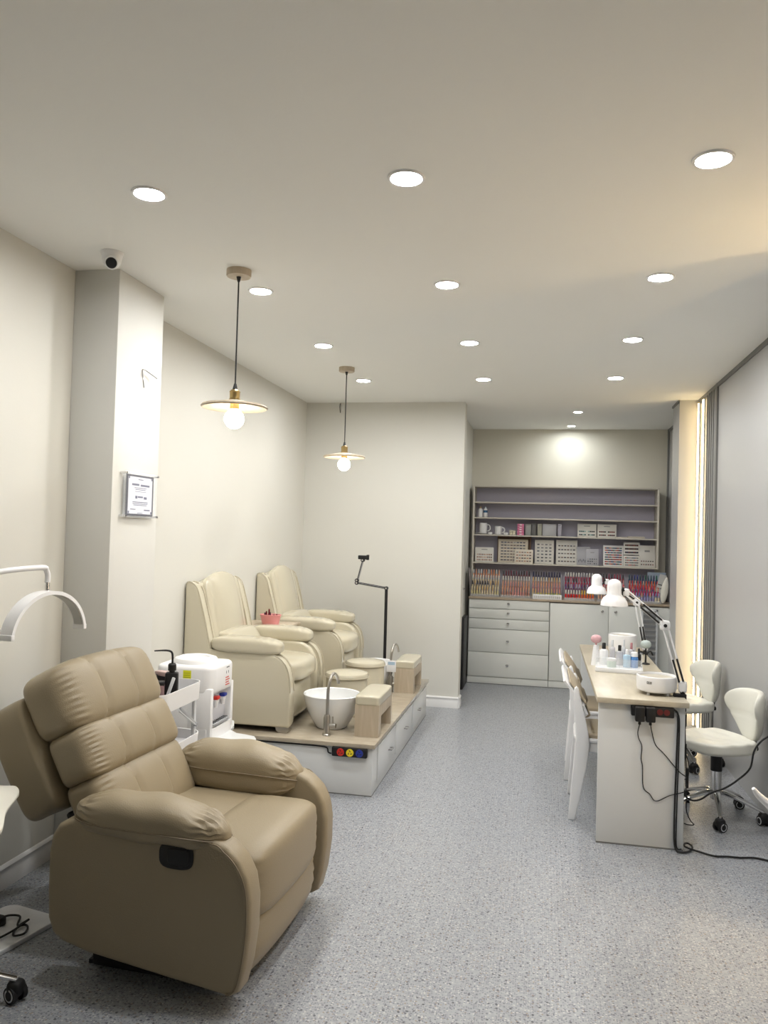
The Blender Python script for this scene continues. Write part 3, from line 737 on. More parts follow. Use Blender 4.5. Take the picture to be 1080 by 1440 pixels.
part('handle', MB().tube([(-.06, -.205, .74), (-.06, -.235, .75), (.06, -.235, .75), (.06, -.205, .74)], .006, WHPL, 8, smooth=3), t)
TX, TY, TZ = -1.80, 3.545, .724
t = thing('wash_bottle', 'black wash bottle with a bent spout on the trolley tray', 'bottle', (-1.716, 3.53, TZ), R(20))
part('bottle', MB().b2((-.030, -.024, .0), (.030, .024, .150), BLK, .008), t)
part('cap', MB().cyl((0, 0, .148), (0, 0, .160), .013, BLK).lathe([(.019, .158), (.019, .186), (.014, .192), (0, .192)], BLK), t)
part('spout', MB().tube([(0, 0, .19), (0, 0, .225), (-.006, 0, .245), (-.03, 0, .252), (-.085, 0, .250)], [.005, .005, .005, .0045, .003], BLK, 8, smooth=4), t, 'thin bent spout')
def block(name, lab, cat, loc, d, m, rz=0, m2=None, rot=None, grp=None):
    o = thing(name, lab, cat, loc, rz, grp)
    if rot: o.rotation_euler = rot
    part('body', MB().box((0, 0, d[2]/2), d, m, min(d)*.12), o)
    part('cap', MB().box((0, 0, d[2]*.93), (d[0]*1.03, d[1]*1.03, d[2]*.16), m2 or m, min(d)*.08), o)
    return o
MAU = flat('mauve_box', (.30, .19, .19)); PKB = flat('rose_box', (.55, .40, .38))
block('tool_case', 'dark brown case on the trolley tray beside the black bottle', 'case', (-1.757, 3.46, TZ), (.07, .05, .115), MAU, .4, BLK)
block('cosmetic_box', 'pale rose box at the back of the trolley tray', 'box', (-1.83, 3.53, TZ), (.06, .06, .13), PKB, .2, BLK)
block('makeup_bag', 'black and pink pouch leaning on the trolley tray', 'pouch', (-1.77, 3.58, TZ), (.11, .04, .14), BLK, -.3, PKB)
block('mirror_case', 'flat glossy compact at the front of the trolley tray', 'compact', (-1.79, 3.395, TZ), (.09, .05, .05), GREYP, .3, FROST)
o = thing('metal_tweezers', 'silver tweezers leaning against the black bottle', 'tweezers', (-1.715, 3.46, TZ+.01), R(10)); o.rotation_euler = (R(-12), R(14), 0)
part('tweezer_body', MB().box((0, 0, .065), (.016, .008, .13), LGREY, .003), o)
o = thing('cotton_pot', 'small white pot on the front end of the trolley tray', 'pot', (-1.83, 3.40, TZ))
part('pot', MB().lathe([(0, 0), (.024, 0), (.026, .045), (.024, .06), (0, .06)], WHPL), o)
o = thing('paper_cup', 'white cup on the lower trolley tray next to the recliner', 'cup', (-1.725, 3.385, .505))
part('cup', MB().lathe([(0, 0), (.027, 0), (.038, .058), (.0395, .06), (.037, .06), (.026, .004), (0, .004)], WHPL), o)
o = block('mauve_box', 'mauve box on the lower trolley tray', 'box', (-1.81, 3.60, .505), (.10, .14, .045), flat('mauve', (.24, .17, .21)))
o = thing('clear_tray', 'shallow clear tray on the lower trolley shelf', 'tray', (-1.735, 3.50, .505))
part('tray', MB().b2((-.035, -.07, 0), (.035, .07, .03), CLEAR, .004), o)

# ------------------------------------------------------------ base cabinets
YC = 8.53
t = thing('drawer_cabinet', 'white cabinet of five drawers at the left under the counter', 'cabinet', (-.77, YC, 0))
part('carcass', MB().b2((0, .02, .0), (.842, .55, .895), CABW, .001), t)
part('plinth', MB().b2((0, .012, .004), (.842, .03, .072), CABW, .001).b2((0, .010, 0), (.842, .03, .006), DKTRIM), t)
zs = [.892, .795, .69, .582, .335, .078]
for a, b in zip(zs[1:], zs[:-1]):
    d = part('drawer', MB().b2((.006, 0, a+.003), (.838, .019, b-.003), CABW, .002), t)
    part('knob', MB().lathe([(0, 0), (.007, 0), (.006, .012), (.013, .018), (.014, .024), (.009, .029), (0, .03)], CHROME, seg=20, X=M.Translation((.417, 0, (a+b)/2+(.01 if b-a < .15 else 0))) @ M.Rotation(R(90), 4, 'X')), d, 'small chrome knob')
t = thing('door_cabinet', 'white double door cabinet at the right under the counter', 'cabinet', (.076, YC, 0))
part('carcass', MB().b2((0, .02, 0), (1.23, .55, .885), CABW, .001), t)
part('plinth', MB().b2((0, .012, .004), (1.23, .03, .072), CABW, .001).b2((0, .010, 0), (1.23, .03, .006), DKTRIM), t)
for x0, x1, kx in ((.004, .590, .53), (.596, 1.226, .662)):
    d = part('cabinet_door', MB().b2((x0, 0, .078), (x1, .019, .882), CABW, .002), t)
    part('knob', MB().lathe([(0, 0), (.007, 0), (.006, .012), (.013, .018), (.014, .024), (.009, .029), (0, .03)], CHROME, seg=20, X=M.Translation((kx, 0, .82)) @ M.Rotation(R(90), 4, 'X')), d, 'small chrome knob')
solo('worktop', MB().b2((-.775, YC-.012, .895), (XR2-.002, YB-.001, .917), COUNT, .002), 'thin brown wood worktop running over both cabinets', 'worktop')

# ------------------------------------------------------------ wall shelf unit
t = thing('shelf_unit', 'wide wall shelf unit with lilac back above the counter', 'shelf', (0, 0, 0))
SX0, SX1, SY = -.768, 1.183, 8.83
part('back_panel', MB().b2((SX0, YB-.012, .918), (SX1, YB-.0005, 2.11), LILAC), t, 'lilac grey back panel')
for x in (SX0, SX1): part('side_panel', MB().b2((x-.012, SY, .918 if x < 0 else 1.262), (x+.006, YB-.012, 2.122), SHELFW, .001), t)
part('top_panel', MB().b2((SX0, SY, 2.106), (SX1, YB-.012, 2.122), SHELFW, .001), t)
ZS = (1.928, 1.757, 1.568, 1.262)
for z in ZS: part('shelf', MB().b2((SX0+.006, SY+.002, z), (SX1-.012, YB-.012, z+.014), SHELFW, .001), t)

# nail colour boards
def sw_cols(pal, n): return [pal[i % len(pal)] for i in range(n)]
PALS = {
 'nude': [(.45, .25, .16), (.30, .14, .08), (.55, .36, .25), (.20, .12, .09)],
 'dark': [(.05, .04, .05), (.10, .06, .05), (.22, .20, .19), (.03, .03, .06), (.14, .08, .06)],
 'grey': [(.20, .20, .22), (.08, .08, .09), (.32, .30, .30), (.12, .13, .15)],
 'rain': [(.30, .03, .03), (.05, .05, .07), (.55, .15, .10), (.02, .10, .08), (.02, .06, .20), (.35, .05, .05), (.25, .25, .27)],
 'teal': [(.02, .03, .04), (.02, .10, .10), (.30, .45, .42), (.02, .02, .02)],
 'wine': [(.05, .02, .02), (.12, .03, .03), (.02, .02, .02), (.25, .08, .07)]}
def board(label, x, y, z, w, h, nx, ny, pal, lean=8, frame=None, top=.25, bg=(.72, .70, .65), gap=.35, m=None, rz=0, sw_h=.55, group=None, block2=0):
    t = thing('colour_chart', label, 'colour chart', (x, y, z), rz, group); t.rotation_euler = (R(-lean), 0, rz)
    bm_ = m or flat('chart_white_%d' % int(bg[0]*100), bg)
    part('board', MB().b2((-w/2, 0, 0), (w/2, .008, h), bm_, .002), t)
    k = MB(); cw = w*.84/nx; chh = h*(1-top)*.9/ny
    for j in range(ny):
        for i in range(nx):
            if block2 and (i % block2) == block2-1: continue
            c = pal[(i*3+j*5+((i*j) % 3)) % len(pal)]
            mm = flat('swatch_%02d_%02d_%02d' % tuple(int(q*99) for q in c), c, .25)
            cx = -w*.42+cw*(i+.5); cz = h*.05+chh*(j+.5)
            k.box((cx, -.002, cz), (cw*(1-gap), .004, chh*sw_h), mm, 0)
    part('swatch_pattern', k, t)
    if top > .12:
        k = MB(); k.b2((-w*.16, -.001, h*(1-top*.45)), (w*.16, 0, h*(1-top*.33)), flat('chart_print', (.25, .25, .25))); part('print', k, t)
    return t
Z4 = 1.277; Z3 = 1.583
board('small white nail colour chart at the left end of the lower shelf', -.645, 8.90, Z4, .205, .165, 9, 3, PALS['nude'], 12, rz=R(6), top=.4)
t = thing('brown_frame', 'brown wooden frame behind the cream colour charts on the lower shelf', 'frame', (-.325, 9.02, Z4))
BRN = flat('brown_wood', (.16, .085, .05))
part('frame', MB().b2((-.18, 0, 0), (.18, .012, .285), BRN, .002).b2((-.185, -.03, 0), (-.17, 0, .287), BRN, .002).b2((.17, -.03, 0), (.185, 0, .287), BRN, .002).b2((-.185, -.03, .275), (.185, 0, .29), BRN, .002), t)
board('large cream colour chart with six rows leaning on the brown frame', -.335, 8.925, Z4, .325, .262, 8, 7, PALS['dark'], 8, top=.03, bg=(.70, .63, .52), gap=.2, sw_h=.42)
board('low cream colour chart in front of the large one', -.215, 8.865, Z4, .20, .15, 6, 4, PALS['nude']+PALS['dark'], 6, top=.05, bg=(.74, .68, .58), gap=.25, sw_h=.4)
board('upright white colour chart with four columns of dark swatch pairs', .005, 8.93, Z4, .205, .262, 4, 6, PALS['grey'], 7, top=.08, gap=.42, sw_h=.42)
board('upright white colour chart with many small rows right of the four column one', .245, 8.93, Z4, .225, .268, 6, 5, PALS['dark'], 7, top=.12, gap=.3, sw_h=.3)
t = thing('clear_folder', 'translucent grey display folder on the lower shelf', 'display folder', (.42, 8.93, Z4)); t.rotation_euler = (R(-7), 0, 0)
part('sheet', MB().b2((-.075, 0, 0), (.075, .006, .20), FROST, .002), t)
k = MB()
for i in range(6): k.b2((-.05+i*.017, -.002, .03+.012*(i % 2)), (-.042+i*.017, 0, .055+.012*(i % 2)), flat('folder_ink', (.12, .12, .14)))
part('marks', k, t)
board('pale grey colour chart of small dark dots beside the translucent folder', .515, 8.875, Z4, .13, .18, 5, 3, PALS['grey'], 8, top=.55, m=FROST, gap=.4, sw_h=.5)
board('white chart with red, green and blue rows on the lower shelf', .735, 8.90, Z4, .21, .225, 11, 8, PALS['rain'], 8, top=.03, gap=.05, sw_h=.5, bg=(.76, .75, .73))
board('narrow tall colour chart right of the red and blue one, upper half', .925, 8.92, Z4+.128, .165, .135, 8, 3, PALS['dark']+PALS['wine'], 7, top=.05, gap=.1, sw_h=.45)
board('narrow colour chart right of the red and blue one, lower half', .925, 8.895, Z4, .165, .12, 8, 4, PALS['grey']+PALS['rain'], 7, top=.05, gap=.15, sw_h=.4)
board('pale chart with two short rows of dark dots at the right end', 1.085, 8.90, Z4, .165, .235, 6, 2, PALS['wine'], 8, top=.66, gap=.5, sw_h=.3, bg=(.60, .58, .54))
board('white landscape chart of dark and teal swatches on the middle shelf', .455, 8.93, Z3, .20, .145, 9, 2, PALS['teal'], 7, top=.45, gap=.1, sw_h=.36, block2=5)
board('white landscape chart of dark and wine swatches on the middle shelf', .665, 8.93, Z3, .20, .145, 9, 2, PALS['wine'], 7, top=.45, gap=.1, sw_h=.36, block2=5)
def mug(label, x, y, z, r, h, col=WHPL):
    t = thing('mug', label, 'mug', (x, y, z))
    part('cup', MB().lathe([(0, 0), (r*.9, 0), (r, .006), (r, h-.003), (r*.93, h), (r*.90, h-.004), (r*.9, .01), (0, .009)], col, seg=28), t)
    part('handle', MB().tube([(r*.95, 0, h*.80), (r*1.5, 0, h*.80), (r*1.85, 0, h*.52), (r*1.5, 0, h*.25), (r*.95, 0, h*.22)], .006, col, 8, smooth=4), t); return t
mug('taller white mug on the middle shelf', -.665, 8.91, Z3+.014, .042, .112)
mug('smaller white mug on the middle shelf', -.50, 8.91, Z3+.006, .038, .088)
solo('saucer', MB().lathe([(0, 0), (.05, 0), (.085, .010), (.086, .013), (.05, .006), (0, .005)], WHPL), 'white saucer under the taller mug', 'saucer', (-.665, 8.91, Z3))
solo('coaster', MB().lathe([(0, 0), (.06, 0), (.062, .004), (0, .006)], WHPL), 'flat white coaster under the smaller mug', 'coaster', (-.50, 8.91, Z3))
for i, (x, zz) in enumerate(((-.585, 0), (-.415, 0))):
    solo('white_jar', MB().lathe([(0, 0), (.022, 0), (.024, .004), (.024, .020), (.018, .026), (0, .028)], WHPL), ('low round white jar between the mugs', 'low round white jar right of the smaller mug')[i], 'jar', (x, 8.87, Z3))
for i in range(4):
    block('cream_box', 'small cream box in the stack of four on the middle shelf', 'box', (-.36+.034*(i % 2), 8.90, Z3+.027*(i//2)), (.031, .031, .026), flat('box_cream', (.66, .62, .46)), grp='stack of small cream boxes')
for i in range(5):
    o = thing('pink_tray', 'thin pink tray in the stack on the middle shelf', 'tray', (-.255, 8.92, Z3+.0255*i), 0, 'stack of pink trays')
    part('tray', MB().b2((-.036, -.04, 0), (.036, .04, .0225), flat('bright_pink', (.75, .20, .36)), .003).b2((-.012, -.0415, .006), (.012, -.04, .016), WHPL), o)
block('grey_box', 'pale grey box right of the pink trays', 'box', (-.175, 8.93, Z3), (.062, .05, .125), flat('box_grey', (.33, .34, .33)))
block('gap_shade_block', 'dark grey block added for the shaded gap right of the grey box', 'shade block', (-.115, 8.96, Z3), (.055, .05, .132), flat('gap_shade_grey', (.15, .15, .15)))  # dark block put in as the shade between grey box and bins
block('clear_bin', 'translucent bin with pale sachets on the middle shelf, the left one', 'bin', (-.05, 8.95, Z3), (.05, .06, .13), flat('bin_beige', (.42, .42, .35)))
o = thing('sachet_bin', 'wide translucent box of pale sachets on the middle shelf', 'bin', (.055, 8.93, Z3))
part('bin', MB().b2((-.075, -.035, 0), (.075, .035, .13), FROST, .003), o)
part('sachets', MB().b2((-.062, -.02, .004), (.055, .02, .085), flat('sachet', (.50, .50, .45)), .004).b2((-.055, -.028, .03), (.03, -.021, .10), flat('sachet2', (.56, .56, .52)), .003), o)
block('lilac_sleeve', 'narrow pale lilac sleeve right of the sachet box', 'sleeve', (.165, 8.95, Z3), (.04, .06, .13), flat('lilac_pale', (.45, .44, .52)))
solo('flat_board', MB().b2((-.15, -.05, 0), (.15, .06, .010), flat('board_cream', (.62, .56, .46)), .002).b2((-.02, -.045, .010), (.15, .055, .02), flat('board_cream2', (.56, .52, .45)), .002), 'thin cream board lying flat at the right of the middle shelf', 'board', (.90, 8.90, Z3))
def pump(label, x, z, cap, band):
    t = thing('lotion_bottle', label, 'bottle', (x, 8.90, z))
    part('bottle', MB().lathe([(0, 0), (.021, 0), (.023, .004), (.023, .082), (.019, .094), (.010, .099), (0, .10)], WHPL, seg=24), t)
    part('cap', MB().lathe([(0, .098), (.010, .098), (.010, .114), (.008, .118), (0, .118)], cap, seg=18), t)
    if band: part('label', MB().lathe([(.0234, .052), (.0236, .052), (.0236, .078), (.0234, .078)], flat('navy_label', (.02, .10, .22)), seg=24), t, 'dark blue label band')
pump('plain white bottle with a tan cap at the left of the upper shelf', -.70, ZS[1]+.014, flat('tan_cap', (.55, .38, .22)), False)
pump('white bottle with a dark blue band on the upper shelf', -.645, ZS[1]+.014, flat('pale_cap', (.60, .68, .75)), True)

# ------------------------------------------------------------ racks of polish bottles on the worktop
bcache = {}
def polish(colb, colc):
    key = (colb, colc)
    if key not in bcache:
        k = MB(); mb_ = flat('polish_%02d%02d%02d' % tuple(int(c*99) for c in colb), colb, .18); mc = flat('cap_%02d%02d%02d' % tuple(int(c*99) for c in colc), colc, .3)
        k.lathe([(0, 0), (.0095, 0), (.0100, .003), (.0100, .040), (.006, .047)], mb_, seg=8)
        k.lathe([(.0062, .044), (.0075, .046), (.0058, .085), (.003, .089), (0, .089)], mc, seg=8)
        bcache[key] = k.mesh('polish_bottle')
    return bcache[key]
G = (.62, .40, .18); RG = (.66, .33, .20); W_ = (.72, .70, .62); BK = (.03, .025, .03); ND = (.62, .38, .27); CR = (.68, .58, .40); PK = (.62, .28, .25); NV = (.03, .03, .08); SL = (.55, .55, .55)
racks = [ # x centre, rows back->front: (cap colours, body colours), name
 (-.61, .30, 11, [([(.60, .62, .60), RG, (.65, .25, .12)], [RG]), ([W_, SL], [CR]), ([BK, G, BK], [(.55, .47, .30)]), ([G, CR], [CR, (.62, .55, .30)])], 'leftmost rack'),
 (-.285, .30, 11, [([BK, (.15, .03, .05)], [(.12, .04, .05)]), ([W_, (.62, .64, .60)], [(.50, .36, .28)]), ([RG, PK], [RG, (.45, .22, .16)]), ([PK, RG, ND], [PK, (.40, .20, .15)])], 'second rack from the left'),
 (.035, .30, 11, [([NV, BK], [NV]), ([G, CR, W_], [(.50, .30, .20)]), ([PK, RG], [(.45, .20, .20), (.50, .30, .25)]), ([ND, G, PK], [(.55, .50, .12), (.50, .42, .25), (.35, .40, .12)])], 'third rack from the left'),
 (.375, .30, 11, [([SL, W_], [(.30, .06, .10)]), ([(.25, .03, .06), BK, (.55, .18, .22)], [(.40, .05, .08)]), ([(.10, .03, .18), NV, (.45, .40, .55)], [(.14, .04, .10)]), ([W_, (.72, .50, .05)], [(.55, .02, .02), (.65, .10, .02)])], 'red rack in the middle'),
 (.70, .28, 10, [([(.30, .04, .08), BK], [(.2, .03, .05)]), ([(.55, .10, .15), PK], [(.5, .08, .1)]), ([PK, ND], [(.6, .15, .1)]), ([W_, CR], [ND])], 'rack behind the desk lamps'),
 (1.03, .30, 11, [([(.03, .08, .10), NV, (.02, .12, .07), (.02, .03, .20)], [(.02, .05, .12)]), ([(.65, .12, .03), (.55, .03, .03), ND], [(.55, .04, .03)]), ([(.45, .02, .08), (.60, .20, .15), (.20, .03, .15)], [(.40, .02, .10)]), ([(.20, .20, .45), ND, (.40, .35, .60)], [(.30, .28, .50), CR])], 'rightmost rack')]
RN = ['top back row', 'second row from the top', 'third row from the top', 'front row']
for rx, rw, n, rws, rname in racks:
    t = thing('bottle_rack', 'clear stepped display stand, the %s on the worktop' % rname, 'display stand', (rx, 8.585, .9175), 0)
    for j in range(4):
        z = .018+.058*(3-j); y = .20-.06*j
        part('step', MB().b2((-rw/2-.004, y-.03, z-.004), (rw/2+.004, y+.028, z), CLEAR), t)
        if j == 3: part('step_front', MB().b2((-rw/2-.004, y-.032, max(0, z-.05)), (rw/2+.004, y-.030, z+.012), CLEAR), t)
        for i in range(n):
            a, b = rws[j]
            q = (i*7+j*3) % 5
            cc = a[(i+(q > 3)) % len(a)] if rname != 'red rack in the middle' or j != 3 else a[min(1, i//6)]
            bb = b[(i+(q > 2)) % len(b)] if rname != 'red rack in the middle' or j != 3 else b[min(1, i//5)]
            o = bpy.data.objects.new('polish_bottle', polish(bb, cc)); COL.objects.link(o)
            o.location = (rx-rw/2+.012+(rw-.024)*i/(n-1), 8.585+y-.002, .9175+z)
            tag(o, 'nail polish bottle, %s, %s' % (RN[j], rname), 'bottle', 'polish bottles, %s, %s' % (RN[j], rname))
    for s in (-1, 1): part('side_plate', MB().prism([(-.02, 0), (.235, 0), (.235, .25), (.18, .25), (-.02, .06)], s*(rw/2+.005)-.0015, s*(rw/2+.005)+.0015, CLEAR, 'x'), t)
t = thing('label_strip_box', 'low white box standing before the third rack', 'box', (.045, 8.556, .9175))
part('box', MB().b2((-.148, -.016, 0), (.148, .012, .05), WHPL, .002), t)
k = MB()
for i in range(14): k.b2((-.138+i*.02, -.0172, .012), (-.126+i*.02, -.016, .036), flat('tick_grey', (.50, .50, .48)))
part('tick_marks', k, t)
o = thing('leaning_panel', 'narrow grey panel leaning against the left end of the shelf unit', 'panel', (-.762, 8.56, .9175)); o.rotation_euler = (0, R(-5), 0)
part('panel', MB().b2((.0, 0, 0), (.008, .2, .30), flat('panel_grey', (.22, .20, .20), .3), .001), o)
o = thing('blue_display_stand', 'pale blue translucent stand behind the rightmost rack', 'display stand', (1.12, 8.90, .9175))
part('sheet', MB().b2((-.03, 0, 0), (.155, .006, .31), mat('pale_blue_acrylic', (.40, .48, .60), .25, alpha=.8), .001), o)
o = thing('price_card', 'narrow grey card with black lines leaning at the right wall', 'card', (1.175, 8.66, 1.03)); o.rotation_euler = (R(-5), R(14), 0)
part('card', MB().b2((-.035, 0, 0), (.035, .004, .19), flat('card_grey', (.50, .50, .48))), o)
part('lines', MB().b2((-.03, -.001, .075), (.03, 0, .085), BLK).b2((-.03, -.001, .035), (-.005, 0, .048), BLK).b2((.003, -.001, .038), (.025, 0, .050), BLK), o)
part('foot', MB().b2((-.03, 0, -.111), (.03, .03, 0), CLEAR), o)
o = thing('white_pouch', 'white pointed pouch standing at the right end of the counter', 'pouch', (1.20, 8.57, .917)); o.rotation_euler = (0, R(8), 0)
part('pouch', MB().sbox((0, 0, .145), (.036, .024, .135), OFFW, 2.1, 18, lambda u, p: (p[0]*(1-.45*max(0, u[2])**2), p[1], p[2])), o)
t = thing('slatted_rack', 'grey slatted rack standing before the right cabinet', 'rack', (1.06, 8.42, 0))
part('frame', MB().b2((-.08, 0, 0), (-.062, .02, .87), LGREY, .002).b2((.062, 0, 0), (.08, .02, .87), LGREY, .002).b2((-.08, 0, .85), (.08, .02, .87), LGREY, .002).b2((-.08, .012, .02), (.08, .02, .86), MIDTRIM), t)
for i in range(13): part('slat', MB().box((0, 0, 0), (.122, .004, .04), GREYP, 0, M.Translation((0, .0, .17+i*.053)) @ M.Rotation(R(35), 4, 'X')), t)

# ------------------------------------------------------------ manicure desk
t = thing('manicure_desk', 'long white manicure desk with pale wood top at the right', 'desk', (0, 0, 0))
part('desk_top', MB().b2((.286, 4.262, .722), (.737, 6.34, .75), DESKW, .003), t, 'pale wood laminate top')
for y in (4.292, 6.26): part('end_panel', MB().b2((.297, y, 0), (.722, y+.032, .722), WHITE, .002).b2((.296, y-.001, 0), (.723, y+.033, .008), DKTRIM), t)
part('rear_panel', MB().b2((.50, 4.324, .42), (.516, 6.26, .722), WHITE, .001), t)

t = thing('desk_power_strip', 'black power strip with two adapters mounted under the front desk edge', 'power strip', (.561, 4.2915, .7195))
part('case', MB().b2((-.105, -.028, -.053), (.105, 0, 0), BLK, .006), t)
for i, x in enumerate((-.065, -.013)):
    a = part('adapter', MB().b2((x-.023, -.066, -.074), (x+.023, -.028, .0), BLK, .006).cyl((x, -.045, -.09), (x, -.045, -.074), .007, BLK), t)
DRED = flat('dark_red_socket', (.12, .012, .012), .4)
for x in (.035, .068): part('socket', MB().cyl((x, -.0295, -.026), (x, -.027, -.026), .015, DRED, seg=20), t, 'dark red socket')
def cable(name, lab, pts, r=.003, sm=5): return solo(name, MB().tube(pts, r, BLK, 7, smooth=sm), lab, 'cable')
y = 4.262
cable('adapter_cable', 'thin black cable looping low across the desk end panel', [(.497, 4.247, .632), (.491, 4.272, .585), (.497, 4.28, .55), (.513, 4.284, .513), (.511, 4.285, .448), (.519, 4.285, .405), (.524, 4.285, .305), (.556, 4.284, .273), (.587, 4.284, .240), (.652, 4.284, .274), (.700, 4.284, .290), (.728, 4.292, .300), (.738, 4.33, .31), (.758, 4.38, .36), (.762, 4.40, .41), (.745, 4.40, .47), (.738, 4.40, .54)], .0026)
cable('adapter_cable', 'thin black cable slanting from the right adapter to the desk edge', [(.549, 4.247, .632), (.560, 4.276, .588), (.579, 4.284, .525), (.614, 4.284, .489), (.642, 4.284, .459), (.676, 4.284, .419), (.703, 4.284, .392), (.732, 4.30, .37), (.737, 4.36, .34)], .0026)
cable('mains_cable', 'thick black cable running down the desk panel and across the floor', [(.662, 4.272, .712), (.680, 4.274, .696), (.686, 4.280, .66), (.684, 4.280, .56), (.680, 4.280, .35), (.677, 4.280, .17), (.678, 4.276, .05), (.686, 4.262, .012), (.702, 4.252, .008), (.735, 4.262, .008), (.765, 4.300, .008), (.775, 4.345, .010), (.760, 4.375, .012), (.742, 4.360, .014), (.735, 4.318, .016), (.755, 4.290, .016), (.805, 4.280, .008), (.865, 4.250, .007), (.93, 4.262, .007), (.984, 4.262, .007), (1.054, 4.28, .007), (1.12, 4.26, .007), (1.20, 4.22, .007)], .0048)
cable('mains_cable', 'second thick black cable bundled down the desk panel', [(.672, 4.272, .700), (.692, 4.280, .66), (.691, 4.280, .45), (.688, 4.280, .25), (.686, 4.278, .06), (.692, 4.270, .018), (.71, 4.262, .02)], .0035)
cable('hanging_cable', 'black cable sweeping from the desk edge up to the right past the stool', [(.738, 4.42, .66), (.742, 4.40, .50), (.738, 4.42, .336), (.750, 4.44, .245), (.786, 4.45, .211), (.831, 4.45, .219), (.883, 4.45, .257), (.952, 4.45, .289), (1.020, 4.45, .343), (1.071, 4.45, .402), (1.087, 4.45, .484), (1.114, 4.45, .533), (1.154, 4.45, .569), (1.262, 4.45, .63)], .0048)
cable('tangled_cable', 'short tangled black cable hanging beside the desk end', [(.742, 4.37, .52), (.741, 4.36, .40), (.745, 4.36, .26), (.748, 4.36, .18), (.770, 4.37, .13), (.785, 4.36, .115), (.755, 4.35, .115), (.735, 4.35, .12)], .003)
solo('inline_switch', MB().b2((.740, 4.345, .30), (.754, 4.372, .40), BLK, .004), 'small black switch box hanging on the cables at the desk edge', 'switch')

# ------------------------------------------------------------ dining chairs
def make_chair(loc, rz, label):
    t = thing('dining_chair', label, 'chair', loc, rz, 'white dining chairs at the desk')
    rear = [(-.238, 0), (-.228, .15), (-.213, .35), (-.206, .46), (-.214, .60), (-.222, .70), (-.219, .725), (-.208, .738), (-.198, .728), (-.185, .68), (-.160, .58), (-.138, .48), (-.130, .42), (-.143, .30), (-.176, .12), (-.200, 0)]
    for s in (-1, 1): part('leg', MB().prism(rear, s*.228-.014, s*.228+.014, WHPL, 'y', .006, seg=3), t)
    fr = [(.19, 0), (.165, .2), (.15, .42), (.215, .42), (.222, .2), (.222, 0)]
    for s in (-1, 1): part('leg', MB().prism(fr, s*.205-.014, s*.205+.014, WHPL, 'y', .005), t)
    part('apron', MB().b2((-.16, -.215, .375), (.19, -.19, .428), WHPL, .006).b2((-.16, .19, .375), (.19, .215, .428), WHPL, .006).b2((.165, -.2, .375), (.19, .2, .428), WHPL, .006).b2((-.16, -.2, .375), (-.135, .2, .428), WHPL, .006), t)
    st = part('seat', MB().sbox((0, 0, 0), (.225, .225, .014), WHPL, 6, 16), t, None, (.01, 0, .437))
    part('seat_pad', MB().sbox((0, 0, 0), (.205, .205, .020), TAUPE, 6, 16, lambda u, p: (p[0], p[1], p[2]+.012*(1-u[0]**2)*(1-u[1]**2)*max(0, u[2]))), st, 'taupe padded seat', (0, 0, .018))
    def sh(u, v, off=0., k=1.):
        a = (u*2-1)*k; vv = .03*(1-k)*2+v*(1-(1-k)*1.2)
        z = .535+.272*vv-(.045*abs(a)**3.5 if vv > .5 else .045*abs(a)**3.5*vv*2)+(.05*abs(a)**3*(1-vv) if vv < .5 else 0)
        x = -.172-.035*vv-.075*max(0, vv-.5)**1.3*2.4+.032*a*a*(1-.7*vv)+off
        return V((x, a*.222*(1-.05*vv), z))
    b = part('backrest', MB().grid(20, 16, lambda u, v: sh(u, v), WHPL, -.013), t, 'curved white back shell', ang=50)
    part('back_pad', MB().grid(20, 16, lambda u, v: sh(u, v, .0165, .95), TAUPE, -.006), b, 'taupe padded inner face', ang=50)
    return t
c1 = make_chair((.408, 4.83, 0), R(-1), 'white dining chair with taupe pad tucked under the desk, the nearer one')
copy_tree(c1, (.405, 5.56, 0), R(-2), 'white dining chair with taupe pad tucked under the desk, the farther one')

# white armchair at the right edge of the frame
t = thing('white_armchair', 'white moulded armchair mostly cut off by the right edge', 'chair', (.96, 2.50, 0))
part('seat', MB().sbox((0, 0, 0), (.235, .225, .022), WHPL, 5, 16), t, None, (0, 0, .44))
def shb(u, v): a = u*2-1; return V((.235+.06*v-.10*a*a, a*.24, .46+.36*v-.05*a**4*v))
part('backrest', MB().grid(18, 12, shb, WHPL, .014), t, None)
for s in (-1, 1):
    part('arm', MB().tube([(-.300, s*.20, .795), (-.285, s*.20, .775), (-.258, s*.20, .752), (-.22, s*.205, .722), (-.12, s*.215, .69), (.05, s*.225, .68), (.23, s*.19, .70)], [.007, .013, .016, .017, .017, .017, .015], WHPL, 12, smooth=5, sq=(.8, 1.4)), t)
    part('leg', MB().tube([(-.232, s*.20, .728), (-.236, s*.20, .58), (-.225, s*.205, .42), (-.215, s*.21, .2), (-.23, s*.215, 0)], [.012, .013, .018, .016, .012], WHPL, 10, smooth=4), t)
    part('leg', MB().tube([(.20, s*.19, .44), (.22, s*.20, .2), (.25, s*.21, 0)], [.018, .016, .012], WHPL, 10, smooth=4), t)

